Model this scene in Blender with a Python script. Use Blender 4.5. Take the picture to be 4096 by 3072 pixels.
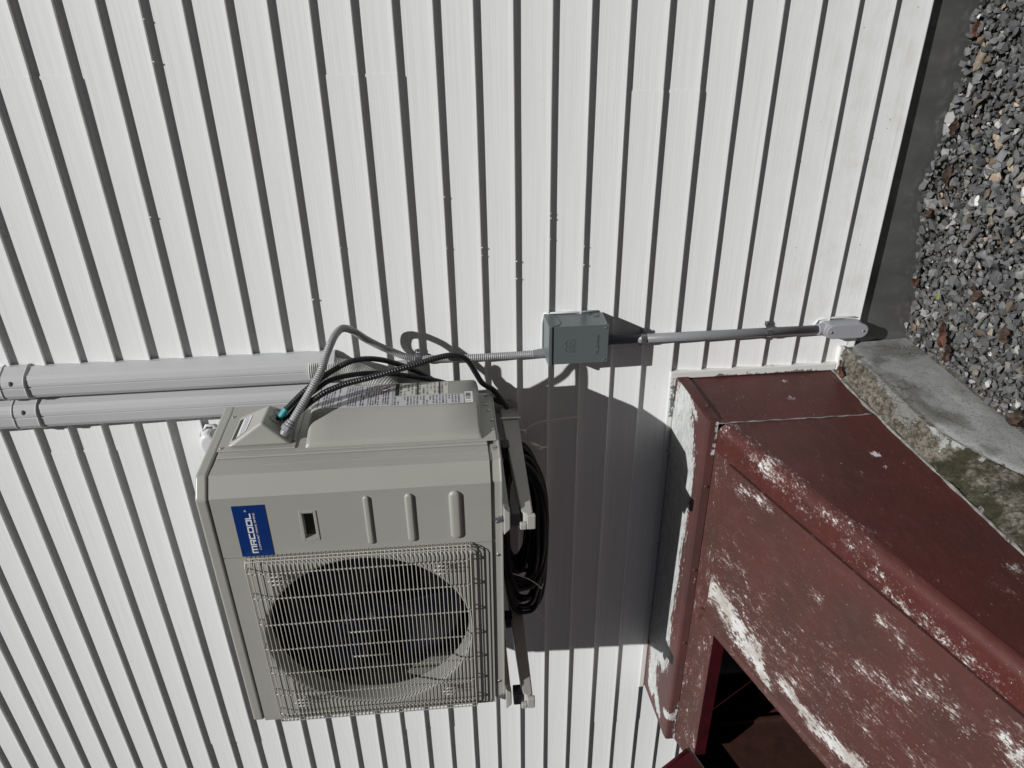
import bpy, bmesh, math, random
from mathutils import Vector, Matrix, noise as mnoise

for o in list(bpy.data.objects):
    bpy.data.objects.remove(o)
SC = bpy.context.scene
COL = SC.collection
RND = random.Random(7)

# ------------------------------------------------------------------ camera
CY, CP, CR = 0.5168, -0.0733, -0.0553
_fw = Vector((-math.sin(CY) * math.cos(CP), math.cos(CY) * math.cos(CP), math.sin(CP)))
_rt = Vector((math.cos(CY), math.sin(CY), 0))
_up = _rt.cross(_fw)
_r2 = _rt * math.cos(CR) + _up * math.sin(CR)
_u2 = -_rt * math.sin(CR) + _up * math.cos(CR)
CAMLOC = Vector((1.0834, -2.1772, 1.3183))
cam = bpy.data.cameras.new('camera')
camo = bpy.data.objects.new('camera', cam)
COL.objects.link(camo)
_X, _Y, _Z = -_u2, _r2, -_fw          # the phone was held turned by a quarter
camo.matrix_world = Matrix(((_X.x, _Y.x, _Z.x, CAMLOC.x), (_X.y, _Y.y, _Z.y, CAMLOC.y), (_X.z, _Y.z, _Z.z, CAMLOC.z), (0, 0, 0, 1)))
cam.sensor_width = 36.0
cam.lens = 3077.6 / 4096 * 36.0
cam.clip_start = 0.02
cam.clip_end = 500
SC.camera = camo

# ------------------------------------------------------------------ sky and sun
TOSUN = Vector((0.7692, -1.0, 1.7145)).normalized()
W = bpy.data.worlds.new('World')
SC.world = W
W.use_nodes = True
wn = W.node_tree
wn.nodes.clear()
sky = wn.nodes.new('ShaderNodeTexSky')
sky.sky_type = 'NISHITA'
sky.sun_disc = False
sky.sun_elevation = math.asin(TOSUN.z)
sky.sun_rotation = math.atan2(TOSUN.x, TOSUN.y)
bg = wn.nodes.new('ShaderNodeBackground')
sky.air_density = 0.05
sky.dust_density = 0.25
sky.ozone_density = 0.0
bg.inputs['Strength'].default_value = 0.05
wo = wn.nodes.new('ShaderNodeOutputWorld')
wn.links.new(sky.outputs[0], bg.inputs[0])
wn.links.new(bg.outputs[0], wo.inputs[0])
sl = bpy.data.lights.new('sun', 'SUN')
sl.energy = 5.0
sl.angle = math.radians(0.5)
sl.color = (1.0, 0.992, 0.975)
slo = bpy.data.objects.new('sun', sl)
COL.objects.link(slo)
slo.location = TOSUN * 10
slo.rotation_euler = TOSUN.to_track_quat('Z', 'Y').to_euler()
SC.view_settings.view_transform = 'Standard'
SC.view_settings.look = 'None'
SC.view_settings.exposure = -0.34
SC.view_settings.gamma = 1.0
SC.view_settings.use_curve_mapping = False


# ------------------------------------------------------------------ materials
class NT:
    def __init__(self, name):
        self.m = bpy.data.materials.new(name)
        self.m.use_nodes = True
        self.t = self.m.node_tree
        self.b = self.t.nodes['Principled BSDF']
        self.tc = None

    def n(self, typ, **kw):
        x = self.t.nodes.new('ShaderNode' + typ)
        for k, v in kw.items():
            setattr(x, k, v)
        return x

    def l(self, a, b):
        self.t.links.new(a, b)

    def co(self, scale=(1, 1, 1), kind='Object', rot=(0, 0, 0)):
        if not self.tc:
            self.tc = self.n('TexCoord')
        mp = self.n('Mapping')
        mp.inputs['Scale'].default_value = scale
        mp.inputs['Rotation'].default_value = rot
        self.l(self.tc.outputs[kind], mp.inputs['Vector'])
        return mp.outputs[0]

    def noise(self, vec, scale, detail=4, rough=.55, dist=0):
        x = self.n('TexNoise')
        x.inputs['Scale'].default_value = scale
        x.inputs['Detail'].default_value = detail
        x.inputs['Roughness'].default_value = rough
        x.inputs['Distortion'].default_value = dist
        self.l(vec, x.inputs['Vector'])
        return x.outputs['Fac']

    def math(self, op, a, b=None, c=None, clamp=False):
        x = self.n('Math', operation=op, use_clamp=clamp)
        for i, v in enumerate((a, b, c)):
            if v is None:
                continue
            if isinstance(v, (int, float)):
                x.inputs[i].default_value = v
            else:
                self.l(v, x.inputs[i])
        return x.outputs[0]

    def ramp(self, v, lo, hi):
        x = self.n('MapRange', interpolation_type='SMOOTHSTEP')
        x.inputs['From Min'].default_value = lo
        x.inputs['From Max'].default_value = hi
        self.l(v, x.inputs['Value'])
        return x.outputs['Result']

    def mix(self, f, a, b):
        x = self.n('Mix', data_type='RGBA')
        if isinstance(f, (int, float)):
            x.inputs[0].default_value = f
        else:
            self.l(f, x.inputs[0])
        for i, v in ((6, a), (7, b)):
            if isinstance(v, tuple):
                x.inputs[i].default_value = (*v, 1)
            else:
                self.l(v, x.inputs[i])
        return x.outputs[2]

    def attr(self, name):
        x = self.n('Attribute', attribute_name=name)
        return x.outputs['Fac']

    def color(self, c):
        if isinstance(c, tuple):
            self.b.inputs['Base Color'].default_value = (*c, 1)
        else:
            self.l(c, self.b.inputs['Base Color'])

    def rough(self, r):
        if isinstance(r, (int, float)):
            self.b.inputs['Roughness'].default_value = r
        else:
            self.l(r, self.b.inputs['Roughness'])

    def bump(self, h, strength=.3, dist=.002):
        x = self.n('Bump')
        x.inputs['Strength'].default_value = strength
        x.inputs['Distance'].default_value = dist
        self.l(h, x.inputs['Height'])
        self.l(x.outputs[0], self.b.inputs['Normal'])


def simple(name, c1, c2=None, rough=.5, metal=0., scale=8, bump=0., bscale=150, spec=.5, bdist=.0006):
    t = NT(name)
    if c2 is None:
        c2 = tuple(v * .88 for v in c1)
    t.color(t.mix(t.ramp(t.noise(t.co(), scale, 5), .3, .7), c1, c2))
    t.rough(rough)
    t.b.inputs['Metallic'].default_value = metal
    t.b.inputs['Specular IOR Level'].default_value = spec
    if bump:
        t.bump(t.noise(t.co(), bscale, 3), bump, bdist)
    return t.m


def mat_siding():
    t = NT('white_vinyl_grain')
    grain = t.noise(t.co((2.2, 1, 400)), 1.0, 2, .6, .15)
    big = t.noise(t.co((1.3, 1, 2.2)), 2.0, 2)
    h = grain
    c = t.mix(t.ramp(grain, .30, .62), (.735, .748, .748), (.80, .812, .810))
    c = t.mix(t.math('MULTIPLY', t.ramp(big, .4, .75), .10), c, (.72, .715, .69))
    # splash dirt low on the wall, grime specks
    tcz = t.n('SeparateXYZ')
    t.l(t.n('NewGeometry').outputs['Position'], tcz.inputs[0])
    low = t.math('SUBTRACT', 1, t.ramp(tcz.outputs['Z'], -.02, .55))
    dn = t.noise(t.co((3, 1, 6)), 3.0, 5, .65)
    c = t.mix(t.math('MULTIPLY', t.math('MULTIPLY', low, t.ramp(dn, .42, .7)), .30), c, (.50, .46, .40))
    sp = t.noise(t.co((1, 1, 1.0)), 70, 2, .5)
    c = t.mix(t.math('MULTIPLY', t.ramp(t.math('ADD', sp, t.math('MULTIPLY', low, .035)), .785, .80), .7), c, (.10, .09, .08))
    t.color(c)
    t.rough(.46)
    t.b.inputs['Specular IOR Level'].default_value = .35
    t.bump(h, .45, .0010)
    return t.m


def mat_redpaint(name, along=(1, 1, 1), k=1.0, dark=1.0, sat=1.0):
    """maroon paint worn through to a white undercoat where the 'wear' attribute says so"""
    t = NT(name)
    st = t.co(along)
    a = t.noise(t.co(), 5, 4)
    b = t.noise(st, 26, 5, .65)
    brush = t.noise(st, 90, 3, .6)
    c = t.mix(t.ramp(a, .3, .7), (.096 * dark, .035 * dark / sat, .030 * dark / sat), (.070 * dark, .034 * dark / sat, .028 * dark / sat))
    c = t.mix(t.math('MULTIPLY', t.ramp(b, .45, .7), .5), c, (.112 * dark, .054 * dark / sat, .049 * dark / sat))
    c = t.mix(t.math('MULTIPLY', t.ramp(brush, .5, .8), .40), c, (.13 * dark, .070 * dark / sat, .064 * dark / sat))
    w = t.attr('wear')
    n1 = t.noise(st, 24, 6, .7)
    n2 = t.noise(st, 115, 5, .72)
    mixn = t.math('ADD', t.math('MULTIPLY', n1, .5), t.math('MULTIPLY', n2, .5))
    s = t.math('ADD', mixn, t.math('MULTIPLY', w, .215 * k))
    grey = t.ramp(s, .60, .645)
    white = t.ramp(s, .658, .678)
    c = t.mix(t.math('MULTIPLY', grey, .5), c, (.26, .18, .17))
    pn = t.noise(t.co(), 12, 4, .6)
    c = t.mix(white, c, t.mix(t.ramp(pn, .42, .6), (.66, .66, .65), (.44, .41, .37)))
    fl = t.noise(st, 240, 2, .6)
    c = t.mix(t.math('MULTIPLY', t.ramp(t.math('ADD', fl, t.math('MULTIPLY', w, .15)), .745, .775), .75), c, (.58, .54, .49))
    ru = t.noise(t.co(), 19, 5, .6)
    c = t.mix(t.math('MULTIPLY', t.ramp(ru, .66, .74), .55), c, (.10, .042, .022))
    t.color(c)
    t.rough(t.math('ADD', .42, t.math('MULTIPLY', a, .22)))
    t.b.inputs['Specular IOR Level'].default_value = .38
    t.bump(t.math('ADD', t.math('MULTIPLY', white, -.8), t.math('MULTIPLY', brush, .35)), .6, .002)
    return t.m


def mat_galv():
    """header sheet: bare pale sheet metal showing through flaked maroon paint"""
    t = NT('flaked_maroon_on_pale_metal')
    st = t.co((1.0, 2.4, 1))
    st2 = t.co((.45, 2.6, 1))
    a = t.noise(t.co(), 6, 4)
    w = t.attr('wear')
    n1 = t.noise(st2, 22, 7, .68)
    n2 = t.noise(st, 75, 5, .65)
    s = t.math('ADD', t.math('ADD', t.math('MULTIPLY', n1, .55), t.math('MULTIPLY', n2, .45)), t.math('MULTIPLY', w, .40))
    red = t.mix(t.ramp(a, .3, .7), (.115, .045, .042), (.085, .042, .038))
    pale = t.mix(t.ramp(t.noise(st, 30, 5), .3, .7), (.60, .61, .60), (.44, .46, .45))
    rust = t.noise(st, 44, 5, .6)
    pale = t.mix(t.math('MULTIPLY', t.ramp(rust, .60, .70), .8), pale, (.17, .085, .03))
    t.color(t.mix(t.ramp(s, .665, .69), red, pale))
    t.rough(.5)
    t.bump(s, .3, .001)
    return t.m


def mat_curb():
    t = NT('weathered_concrete_moss')
    p = t.attr('plaster')
    n = t.noise(t.co(), 22, 7, .65)
    m = t.ramp(t.math('ADD', p, t.math('ADD', t.math('MULTIPLY', t.math('SUBTRACT', n, .5), 1.5), t.math('MULTIPLY', t.math('SUBTRACT', t.noise(t.co(), 6, 3), .5), 1.2))), .46, .52)
    f = t.noise(t.co(), 60, 6, .7)
    g = t.noise(t.co((1, .6, 2)), 7, 5, .6)
    f2 = t.noise(t.co(), 210, 3, .6)
    blot = t.noise(t.co(), 4.5, 6, .62)
    plaster = t.mix(t.ramp(g, .35, .62), (.36, .365, .36), (.28, .285, .28))
    plaster = t.mix(t.math('MULTIPLY', t.ramp(blot, .50, .60), .75), plaster, (.135, .132, .12))
    tan = t.noise(t.co((1, 1, 1)), 13, 5, .7)
    plaster = t.mix(t.math('MULTIPLY', t.ramp(tan, .56, .68), .5), plaster, (.25, .235, .20))
    plaster = t.mix(t.math('MULTIPLY', t.ramp(f2, .56, .68), .7), plaster, (.09, .088, .08))
    plaster = t.mix(t.math('MULTIPLY', t.ramp(f, .54, .66), .5), plaster, (.17, .168, .155))
    agg = t.mix(t.ramp(f, .38, .62), (.235, .215, .18), (.072, .065, .05))
    agg = t.mix(t.ramp(f2, .62, .72), agg, (.27, .25, .21))
    moss = t.noise(t.co(), 9, 6, .65)
    agg = t.mix(t.ramp(t.math('ADD', moss, t.math('MULTIPLY', t.attr('moss'), .22)), .58, .74), agg, (.046, .043, .026))
    cr = t.n('TexVoronoi', feature='DISTANCE_TO_EDGE')
    cr.inputs['Scale'].default_value = 9
    dv = t.n('VectorMath', operation='ADD')
    nn = t.n('TexNoise')
    nn.inputs['Scale'].default_value = 9
    nn.inputs['Detail'].default_value = 6
    t.l(t.co(), nn.inputs['Vector'])
    sc = t.n('VectorMath', operation='SCALE')
    sc.inputs['Scale'].default_value = .35
    t.l(nn.outputs['Color'], sc.inputs[0])
    t.l(t.co(), dv.inputs[0])
    t.l(sc.outputs[0], dv.inputs[1])
    t.l(dv.outputs[0], cr.inputs['Vector'])
    crack = t.ramp(cr.outputs['Distance'], .0, .014)
    ck = t.math('MULTIPLY', t.math('SUBTRACT', 1, crack), t.ramp(blot, .50, .60))
    plaster = t.mix(t.math('MULTIPLY', ck, .7), plaster, (.05, .05, .045))
    t.color(t.mix(m, agg, plaster))
    t.rough(.9)
    t.b.inputs['Specular IOR Level'].default_value = .2
    hh = t.math('ADD', t.math('MULTIPLY', t.math('SUBTRACT', 1, m), t.math('MULTIPLY', f, 1.4)), t.math('ADD', t.math('MULTIPLY', m, .9), t.math('MULTIPLY', f2, .25)))
    hh = t.math('SUBTRACT', hh, t.math('MULTIPLY', ck, .35))
    t.bump(hh, 1.0, .006)
    return t.m


def mat_stone(name, c1, c2, vein=None):
    t = NT(name)
    rnd = t.n('ObjectInfo').outputs['Random']
    geo = t.n('NewGeometry').outputs['Random Per Island']
    a = t.noise(t.co(), 90, 5, .65)
    b = t.noise(t.co((1, 3, 2)), 160, 4, .6)
    c = t.mix(t.ramp(a, .3, .72), c1, c2)
    c = t.mix(t.math('MULTIPLY', t.ramp(b, .62, .70), .7), c, vein or tuple(min(.7, v * 2.4) for v in c1))
    r = t.math('ADD', .72, t.math('MULTIPLY', t.math('FRACT', t.math('ADD', rnd, geo)), .55))
    mm = t.n('Mix', data_type='RGBA', blend_type='MULTIPLY')
    mm.inputs[0].default_value = 1
    t.l(c, mm.inputs[6])
    cb = t.n('CombineColor')
    for i in range(3):
        t.l(r, cb.inputs[i])
    t.l(cb.outputs[0], mm.inputs[7])
    t.color(mm.outputs[2])
    t.rough(.72)
    t.b.inputs['Specular IOR Level'].default_value = .3
    t.bump(a, .5, .0015)
    return t.m


def mat_label(name, rows=26, cols=3, paper=(.50, .50, .53), ink=(.04, .04, .06), fill=.62):
    t = NT(name)
    g = t.co(kind='Generated')
    sep = t.n('SeparateXYZ')
    t.l(g, sep.inputs[0])
    row = t.math('MULTIPLY', sep.outputs['Z'], rows)
    fr = t.math('FRACT', row)
    ink_row = t.math('MULTIPLY', t.math('GREATER_THAN', fr, .3), t.math('LESS_THAN', fr, .85))
    wn_ = t.n('TexWhiteNoise', noise_dimensions='2D')
    cv = t.n('CombineXYZ')
    t.l(t.math('FLOOR', t.math('MULTIPLY', sep.outputs['Y'], 64)), cv.inputs[0])
    t.l(t.math('FLOOR', row), cv.inputs[1])
    t.l(cv.outputs[0], wn_.inputs['Vector'])
    let = t.math('LESS_THAN', wn_.outputs['Value'], fill + .25)
    wn2 = t.n('TexWhiteNoise', noise_dimensions='2D')
    cv2 = t.n('CombineXYZ')
    t.l(t.math('FLOOR', t.math('MULTIPLY', sep.outputs['Y'], cols)), cv2.inputs[0])
    t.l(t.math('FLOOR', row), cv2.inputs[1])
    t.l(cv2.outputs[0], wn2.inputs['Vector'])
    blk = t.math('LESS_THAN', wn2.outputs['Value'], .82)
    e = t.math('MULTIPLY', t.math('GREATER_THAN', sep.outputs['Y'], .03), t.math('LESS_THAN', sep.outputs['Y'], .97))
    m = t.math('MULTIPLY', t.math('MULTIPLY', ink_row, let), t.math('MULTIPLY', blk, e))
    t.color(t.mix(m, paper, ink))
    t.rough(.35)
    return t.m


def mat_barcode():
    t = NT('barcode_print')
    sep = t.n('SeparateXYZ')
    t.l(t.co(kind='Generated'), sep.inputs[0])
    w_ = t.n('TexWhiteNoise', noise_dimensions='1D')
    t.l(t.math('FLOOR', t.math('MULTIPLY', sep.outputs['Y'], 34)), w_.inputs['W'])
    bar = t.math('LESS_THAN', w_.outputs['Value'], .5)
    inn = t.math('MULTIPLY', t.math('GREATER_THAN', sep.outputs['Z'], .25), t.math('LESS_THAN', sep.outputs['Z'], .9))
    inn = t.math('MULTIPLY', inn, t.math('MULTIPLY', t.math('GREATER_THAN', sep.outputs['Y'], .08), t.math('LESS_THAN', sep.outputs['Y'], .92)))
    t.color(t.mix(t.math('MULTIPLY', bar, inn), (.68, .68, .68), (.04, .04, .04)))
    t.rough(.4)
    return t.m


def mat_ground():
    t = NT('crushed_stone_ground')
    v = t.n('TexVoronoi')
    v.inputs['Scale'].default_value = 38
    t.l(t.co(), v.inputs['Vector'])
    c = t.mix(t.ramp(t.noise(t.co(), 40, 5), .3, .7), (.11, .10, .085), (.05, .044, .036))
    t.color(c)
    t.rough(.9)
    t.bump(v.outputs['Distance'], 1, .02)
    return t.m


def mat_flashing():
    t = NT('dark_grey_coated_metal')
    a = t.noise(t.co((1, 1, .25)), 14, 4)
    sp = t.noise(t.co((1, 1, 1.6)), 95, 2, .5)
    c = t.mix(t.ramp(a, .3, .7), (.21, .21, .208), (.165, .165, .163))
    c = t.mix(t.ramp(sp, .745, .76), c, (.32, .32, .31))
    t.color(c)
    t.rough(t.math('ADD', .13, t.math('MULTIPLY', a, .16)))
    t.b.inputs['Metallic'].default_value = .55
    t.b.inputs['Specular IOR Level'].default_value = .6
    t.bump(t.noise(t.co((2, 1, .6)), 6, 2), .12, .01)
    return t.m


def mat_scuffed_white():
    t = NT('scuffed_white_trim')
    n = t.noise(t.co((1, 1, 1)), 40, 6, .7)
    w = t.attr('wear')
    m = t.ramp(t.math('ADD', n, t.math('MULTIPLY', w, .33)), .66, .72)
    t.color(t.mix(m, (.70, .70, .68), (.13, .15, .155)))
    t.rough(.45)
    return t.m


def mat_rib(name, c1, c2, freq, rough=.4, axis=0):
    """ribbed jacket: 'along' attribute runs in metres down the tube"""
    t = NT(name)
    s = t.math('SINE', t.math('MULTIPLY', t.attr('along'), freq * 6.28318))
    t.color(t.mix(t.ramp(s, -.9, .4), c2, c1))
    t.rough(rough)
    t.bump(s, .7, .0012)
    return t.m


def mat_ac():
    t = NT('beige_powder_coat')
    g = t.noise(t.co((1, 1, .18)), 17, 5, .6)
    d = t.noise(t.co(), 5, 4, .6)
    c = t.mix(t.ramp(d, .3, .7), (.372, .372, .340), (.357, .356, .324))
    c = t.mix(t.math('MULTIPLY', t.ramp(g, .52, .75), .22), c, (.33, .32, .28))
    sp = t.noise(t.co(), 120, 2, .5)
    c = t.mix(t.math('MULTIPLY', t.ramp(sp, .775, .79), .6), c, (.12, .11, .09))
    t.color(c)
    t.rough(t.math('ADD', .30, t.math('MULTIPLY', d, .16)))
    t.bump(t.math('ADD', t.noise(t.co(), 900, 2), t.math('MULTIPLY', t.noise(t.co(), 7, 2), 6)), .05, .0004)
    return t.m


M = dict(
    siding=mat_siding(),
    trim=mat_scuffed_white(),
    flashing=mat_flashing(),
    lightstop=simple('grey_light_stop', (.2, .2, .2), rough=.8),
    ac=mat_ac(),
    aclight=simple('beige_powder_coat_bracket', (.43, .425, .40), (.39, .385, .365), .4, scale=5),
    wire=simple('pale_coated_wire', (.50, .49, .435), (.45, .44, .39), .38, scale=20),
    dark=simple('black_plastic', (.012, .012, .016), (.008, .008, .01), .4),
    fan=simple('blue_black_fan_plastic', (.003, .004, .014), (.002, .003, .008), .3),
    fins=simple('dark_condenser_fins', (.010, .010, .011), (.006, .006, .006), .6),
    blue=simple('logo_blue_print', (.006, .032, .16), (.006, .030, .15), .3, scale=2),
    white=simple('white_print', (.72, .72, .74), (.70, .70, .72), .4),
    black=simple('black_rubber', (.010, .010, .011), (.006, .006, .006), .42),
    cable=mat_rib('black_cable_jacket', (.014, .014, .016), (.006, .006, .007), 130, .42),
    flex=mat_rib('grey_liquidtight_jacket', (.36, .365, .37), (.30, .303, .31), 161, .32),
    duct=mat_rib('white_ribbed_sleeve', (.62, .62, .60), (.36, .36, .34), 170, .5),
    steel=simple('zinc_steel', (.42, .43, .45), (.30, .31, .33), .28, metal=.9, scale=60),
    brass=simple('brass_screw', (.35, .26, .10), (.25, .18, .07), .35, metal=.9),
    teal=simple('teal_tape', (.03, .30, .33), (.02, .24, .27), .35),
    lineset=simple('pale_grey_pvc', (.53, .535, .545), (.505, .51, .52), .38, scale=2),
    boxgrey=simple('grey_green_enamel', (.118, .137, .138), (.106, .124, .126), .34, scale=4, bump=.05, bscale=700, bdist=.0003),
    slot=simple('shadow_grey_pvc', (.12, .12, .125), rough=.5),
    pvc=simple('grey_pvc_pipe', (.235, .24, .255), (.22, .225, .24), .4, scale=6),
    lb=simple('grey_pvc_fitting', (.33, .335, .365), (.31, .315, .345), .4, scale=6),
    caulk=simple('clear_white_caulk', (.66, .67, .68), (.6, .61, .62), .25),
    nylon=simple('white_nylon', (.85, .84, .80), (.80, .79, .75), .4),
    leafdoor=mat_redpaint('maroon_paint_door', (1.0, .38, .8)),
    sidepaint=mat_redpaint('maroon_paint_side', (1, .6, 1.6), .9, .92, 1.5),
    framepaint=mat_redpaint('maroon_paint_frame', (.6, 1.4, 1.4), .9),
    inpaint=simple('glossy_red_underside', (.055, .007, .010), (.032, .006, .008), .25, scale=9),
    rustin=simple('rusty_brown_inner_sheet', (.06, .022, .014), (.035, .014, .010), .6, scale=18),
    galv=mat_galv(),
    sealant=simple('grey_sealant', (.30, .295, .275), (.12, .115, .10), .8, scale=30, bump=.8, bscale=160, bdist=.003),
    curb=mat_curb(),
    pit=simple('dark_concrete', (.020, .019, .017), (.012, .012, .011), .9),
    ground=mat_ground(),
    lab1=mat_label('warning_print', 30, 2, fill=.55),
    lab2=mat_label('diagram_print', 14, 3, (.50, .50, .45), (.08, .08, .08), .35),
    lab3=mat_label('rating_print', 22, 2, fill=.4),
    lab4=mat_label('stripe_print', 7, 1, (.66, .66, .68), (.22, .23, .26), .75),
    barcode=mat_barcode(),
    hazred=simple('red_print', (.45, .03, .03)),
    leafbrown=simple('dry_leaf_brown', (.075, .044, .030), (.032, .020, .015), .75, scale=60, bump=.4, bscale=120, bdist=.002),
    leafred=simple('dry_leaf_red_brown', (.12, .046, .026), (.05, .024, .015), .7, scale=60, bump=.4, bscale=120, bdist=.002),
    leafgreen=simple('fresh_leaf_green', (.16, .20, .02), (.10, .14, .015), .5),
    wood=simple('grey_weathered_stick', (.20, .185, .165), (.11, .10, .09), .8, scale=40),
)
STONE = [
    mat_stone('slate_grey_stone', (.140, .140, .140), (.075, .075, .076)),
    mat_stone('mid_grey_stone', (.21, .21, .212), (.10, .10, .104)),
    mat_stone('charcoal_stone', (.092, .093, .095), (.052, .052, .054)),
    mat_stone('light_grey_stone', (.38, .38, .37), (.19, .19, .19)),
    mat_stone('brown_stone', (.20, .155, .115), (.10, .075, .055)),
    mat_stone('tan_stone', (.40, .33, .25), (.24, .19, .14)),
    mat_stone('white_stone', (.62, .62, .60), (.42, .42, .40)),
    mat_stone('olive_grey_stone', (.24, .235, .19), (.12, .115, .09)),
]


# ------------------------------------------------------------------ object helpers
def tag(o, label=None, cat=None, group=None, kind=None):
    if label:
        o['label'] = label
    if cat:
        o['category'] = cat
    if group:
        o['group'] = group
    if kind:
        o['kind'] = kind
    return o


def empty(name, loc, label, cat, group=None, mat=None):
    o = bpy.data.objects.new(name, None)
    o.empty_display_size = .05
    COL.objects.link(o)
    if mat is not None:
        o.matrix_world = mat
    else:
        o.location = loc
    tag(o, label, cat, group)
    o['_m'] = [v for r in (mat if mat is not None else Matrix.Translation(loc)) for v in r]
    return o


def wm(o):
    """world matrix of an object built here, without a depsgraph update"""
    m = Matrix.LocRotScale(o.location, o.rotation_euler, o.scale) if o.type != 'EMPTY' or '_m' not in o.keys() else Matrix([o['_m'][i * 4:i * 4 + 4] for i in range(4)])
    if o.parent:
        return wm(o.parent) @ m
    return m


def link(name, me, mats, parent=None, local=False, smooth=False, bevel=0, seg=2, loc=None):
    """mesh in world coordinates (or the parent's, when local); origin moved to the foot of the mesh"""
    if not isinstance(mats, (list, tuple)):
        mats = [mats]
    for m_ in mats:
        me.materials.append(m_)
    if smooth:
        me.shade_smooth()
    o = bpy.data.objects.new(name, me)
    if loc is None:
        if len(me.vertices):
            xs = [v.co for v in me.vertices]
            c = Vector(((min(v.x for v in xs) + max(v.x for v in xs)) / 2, (min(v.y for v in xs) + max(v.y for v in xs)) / 2, min(v.z for v in xs)))
        else:
            c = Vector((0, 0, 0))
    else:
        c = Vector(loc)
    KEEP = me.get('keep_origin')
    if not KEEP:
        me.transform(Matrix.Translation(-c))
        o.location = c
    COL.objects.link(o)
    if parent is not None:
        o.parent = parent
        if local:
            pass
        else:
            pm = wm(parent).inverted()
            o.matrix_parent_inverse = Matrix.Identity(4)
            o.matrix_basis = pm @ Matrix.Translation(o.location)
    if bevel:
        b = o.modifiers.new('bevel', 'BEVEL')
        b.width = bevel
        b.segments = seg
        b.limit_method = 'ANGLE'
        b.angle_limit = math.radians(35)
        b.harden_normals = False
    return o


def mesh(verts, faces, keep=False):
    me = bpy.data.meshes.new('mesh')
    me.from_pydata([tuple(v) for v in verts], [], faces)
    me.update()
    if keep:
        me['keep_origin'] = 1
    return me


def bmmesh(bm, recalc=True):
    if recalc:
        bmesh.ops.recalc_face_normals(bm, faces=bm.faces)
    me = bpy.data.meshes.new('mesh')
    bm.to_mesh(me)
    bm.free()
    return me


def box_m(x0, x1, y0, y1, z0, z1):
    v = [(x0, y0, z0), (x1, y0, z0), (x1, y1, z0), (x0, y1, z0), (x0, y0, z1), (x1, y0, z1), (x1, y1, z1), (x0, y1, z1)]
    f = [(3, 2, 1, 0), (4, 5, 6, 7), (0, 1, 5, 4), (1, 2, 6, 5), (2, 3, 7, 6), (3, 0, 4, 7)]
    return mesh(v, f)


def prism_m(poly, axis, a, b):
    """extrude a 2-D polygon; axis 'z': poly (x,y); 'y': poly (x,z); 'x': poly (y,z)"""
    def P(q, t):
        return {'z': (q[0], q[1], t), 'y': (q[0], t, q[1]), 'x': (t, q[0], q[1])}[axis]
    n = len(poly)
    bm = bmesh.new()
    v0 = [bm.verts.new(P(q, a)) for q in poly]
    v1 = [bm.verts.new(P(q, b)) for q in poly]
    bm.faces.new(v0)
    bm.faces.new(list(reversed(v1)))
    for i in range(n):
        bm.faces.new((v0[i], v1[i], v1[(i + 1) % n], v0[(i + 1) % n]))
    return bmmesh(bm)


def sweep_open(profile, path, closed_ends=False):
    """profile points list per station -> grid quads"""
    nv = len(profile)
    verts, faces = [], []
    for st in path:
        verts += st
    for i in range(len(path) - 1):
        for j in range(nv - 1):
            a = i * nv + j
            faces.append((a, a + 1, a + nv + 1, a + nv))
    return verts, faces


def catmull(P, n=8):
    P = [Vector(p) for p in P]
    out = []
    Q = [P[0] * 2 - P[1]] + P + [P[-1] * 2 - P[-2]]
    for i in range(1, len(Q) - 2):
        p0, p1, p2, p3 = Q[i - 1:i + 3]
        for k in range(n):
            t = k / n
            out.append(.5 * ((2 * p1) + (p2 - p0) * t + (2 * p0 - 5 * p1 + 4 * p2 - p3) * t * t + (3 * p1 - p0 - 3 * p2 + p3) * t ** 3))
    out.append(P[-1])
    return out


def tube_m(pts, r, n=12, closed=False, rib=None, caps=True):
    """tube along points, radius r (number or function of the distance); rib=(pitch, depth) makes real rings"""
    pts = [Vector(p) for p in pts]
    if rib:
        pitch, depth = rib
        L = [0]
        for a, b in zip(pts[:-1], pts[1:]):
            L.append(L[-1] + (b - a).length)
        tot = L[-1]
        m = max(2, int(tot / (pitch / 4)))
        new = []
        j = 0
        for k in range(m + 1):
            d = tot * k / m
            while j < len(L) - 2 and L[j + 1] < d:
                j += 1
            t = (d - L[j]) / max(1e-9, L[j + 1] - L[j])
            new.append(pts[j].lerp(pts[j + 1], min(1, t)))
        pts = new
    N = len(pts)
    T = []
    for i in range(N):
        if closed:
            t = pts[(i + 1) % N] - pts[(i - 1) % N]
        else:
            t = pts[min(i + 1, N - 1)] - pts[max(i - 1, 0)]
        T.append(t.normalized())
    u = T[0].orthogonal().normalized()
    verts, faces, along = [], [], []
    d = 0
    for i in range(N):
        if i:
            d += (pts[i] - pts[i - 1]).length
            u = (u - T[i] * u.dot(T[i])).normalized()
        w = T[i].cross(u)
        rr = r(d) if callable(r) else r
        if rib:
            rr = rr + rib[1] * (1 if i % 4 in (0, 1) else -1) * .5
        for k in range(n):
            a = 2 * math.pi * k / n
            verts.append(pts[i] + (u * math.cos(a) + w * math.sin(a)) * rr)
            along.append(d)
    lim = N if closed else N - 1
    for i in range(lim):
        for k in range(n):
            a, b = i * n + k, i * n + (k + 1) % n
            c, e = ((i + 1) % N) * n + (k + 1) % n, ((i + 1) % N) * n + k
            faces.append((a, b, c, e))
    if caps and not closed:
        faces.append(tuple(reversed(range(n))))
        faces.append(tuple(range((N - 1) * n, N * n)))
    me = mesh(verts, faces)
    at = me.attributes.new('along', 'FLOAT', 'POINT')
    at.data.foreach_set('value', along)
    return me


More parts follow.
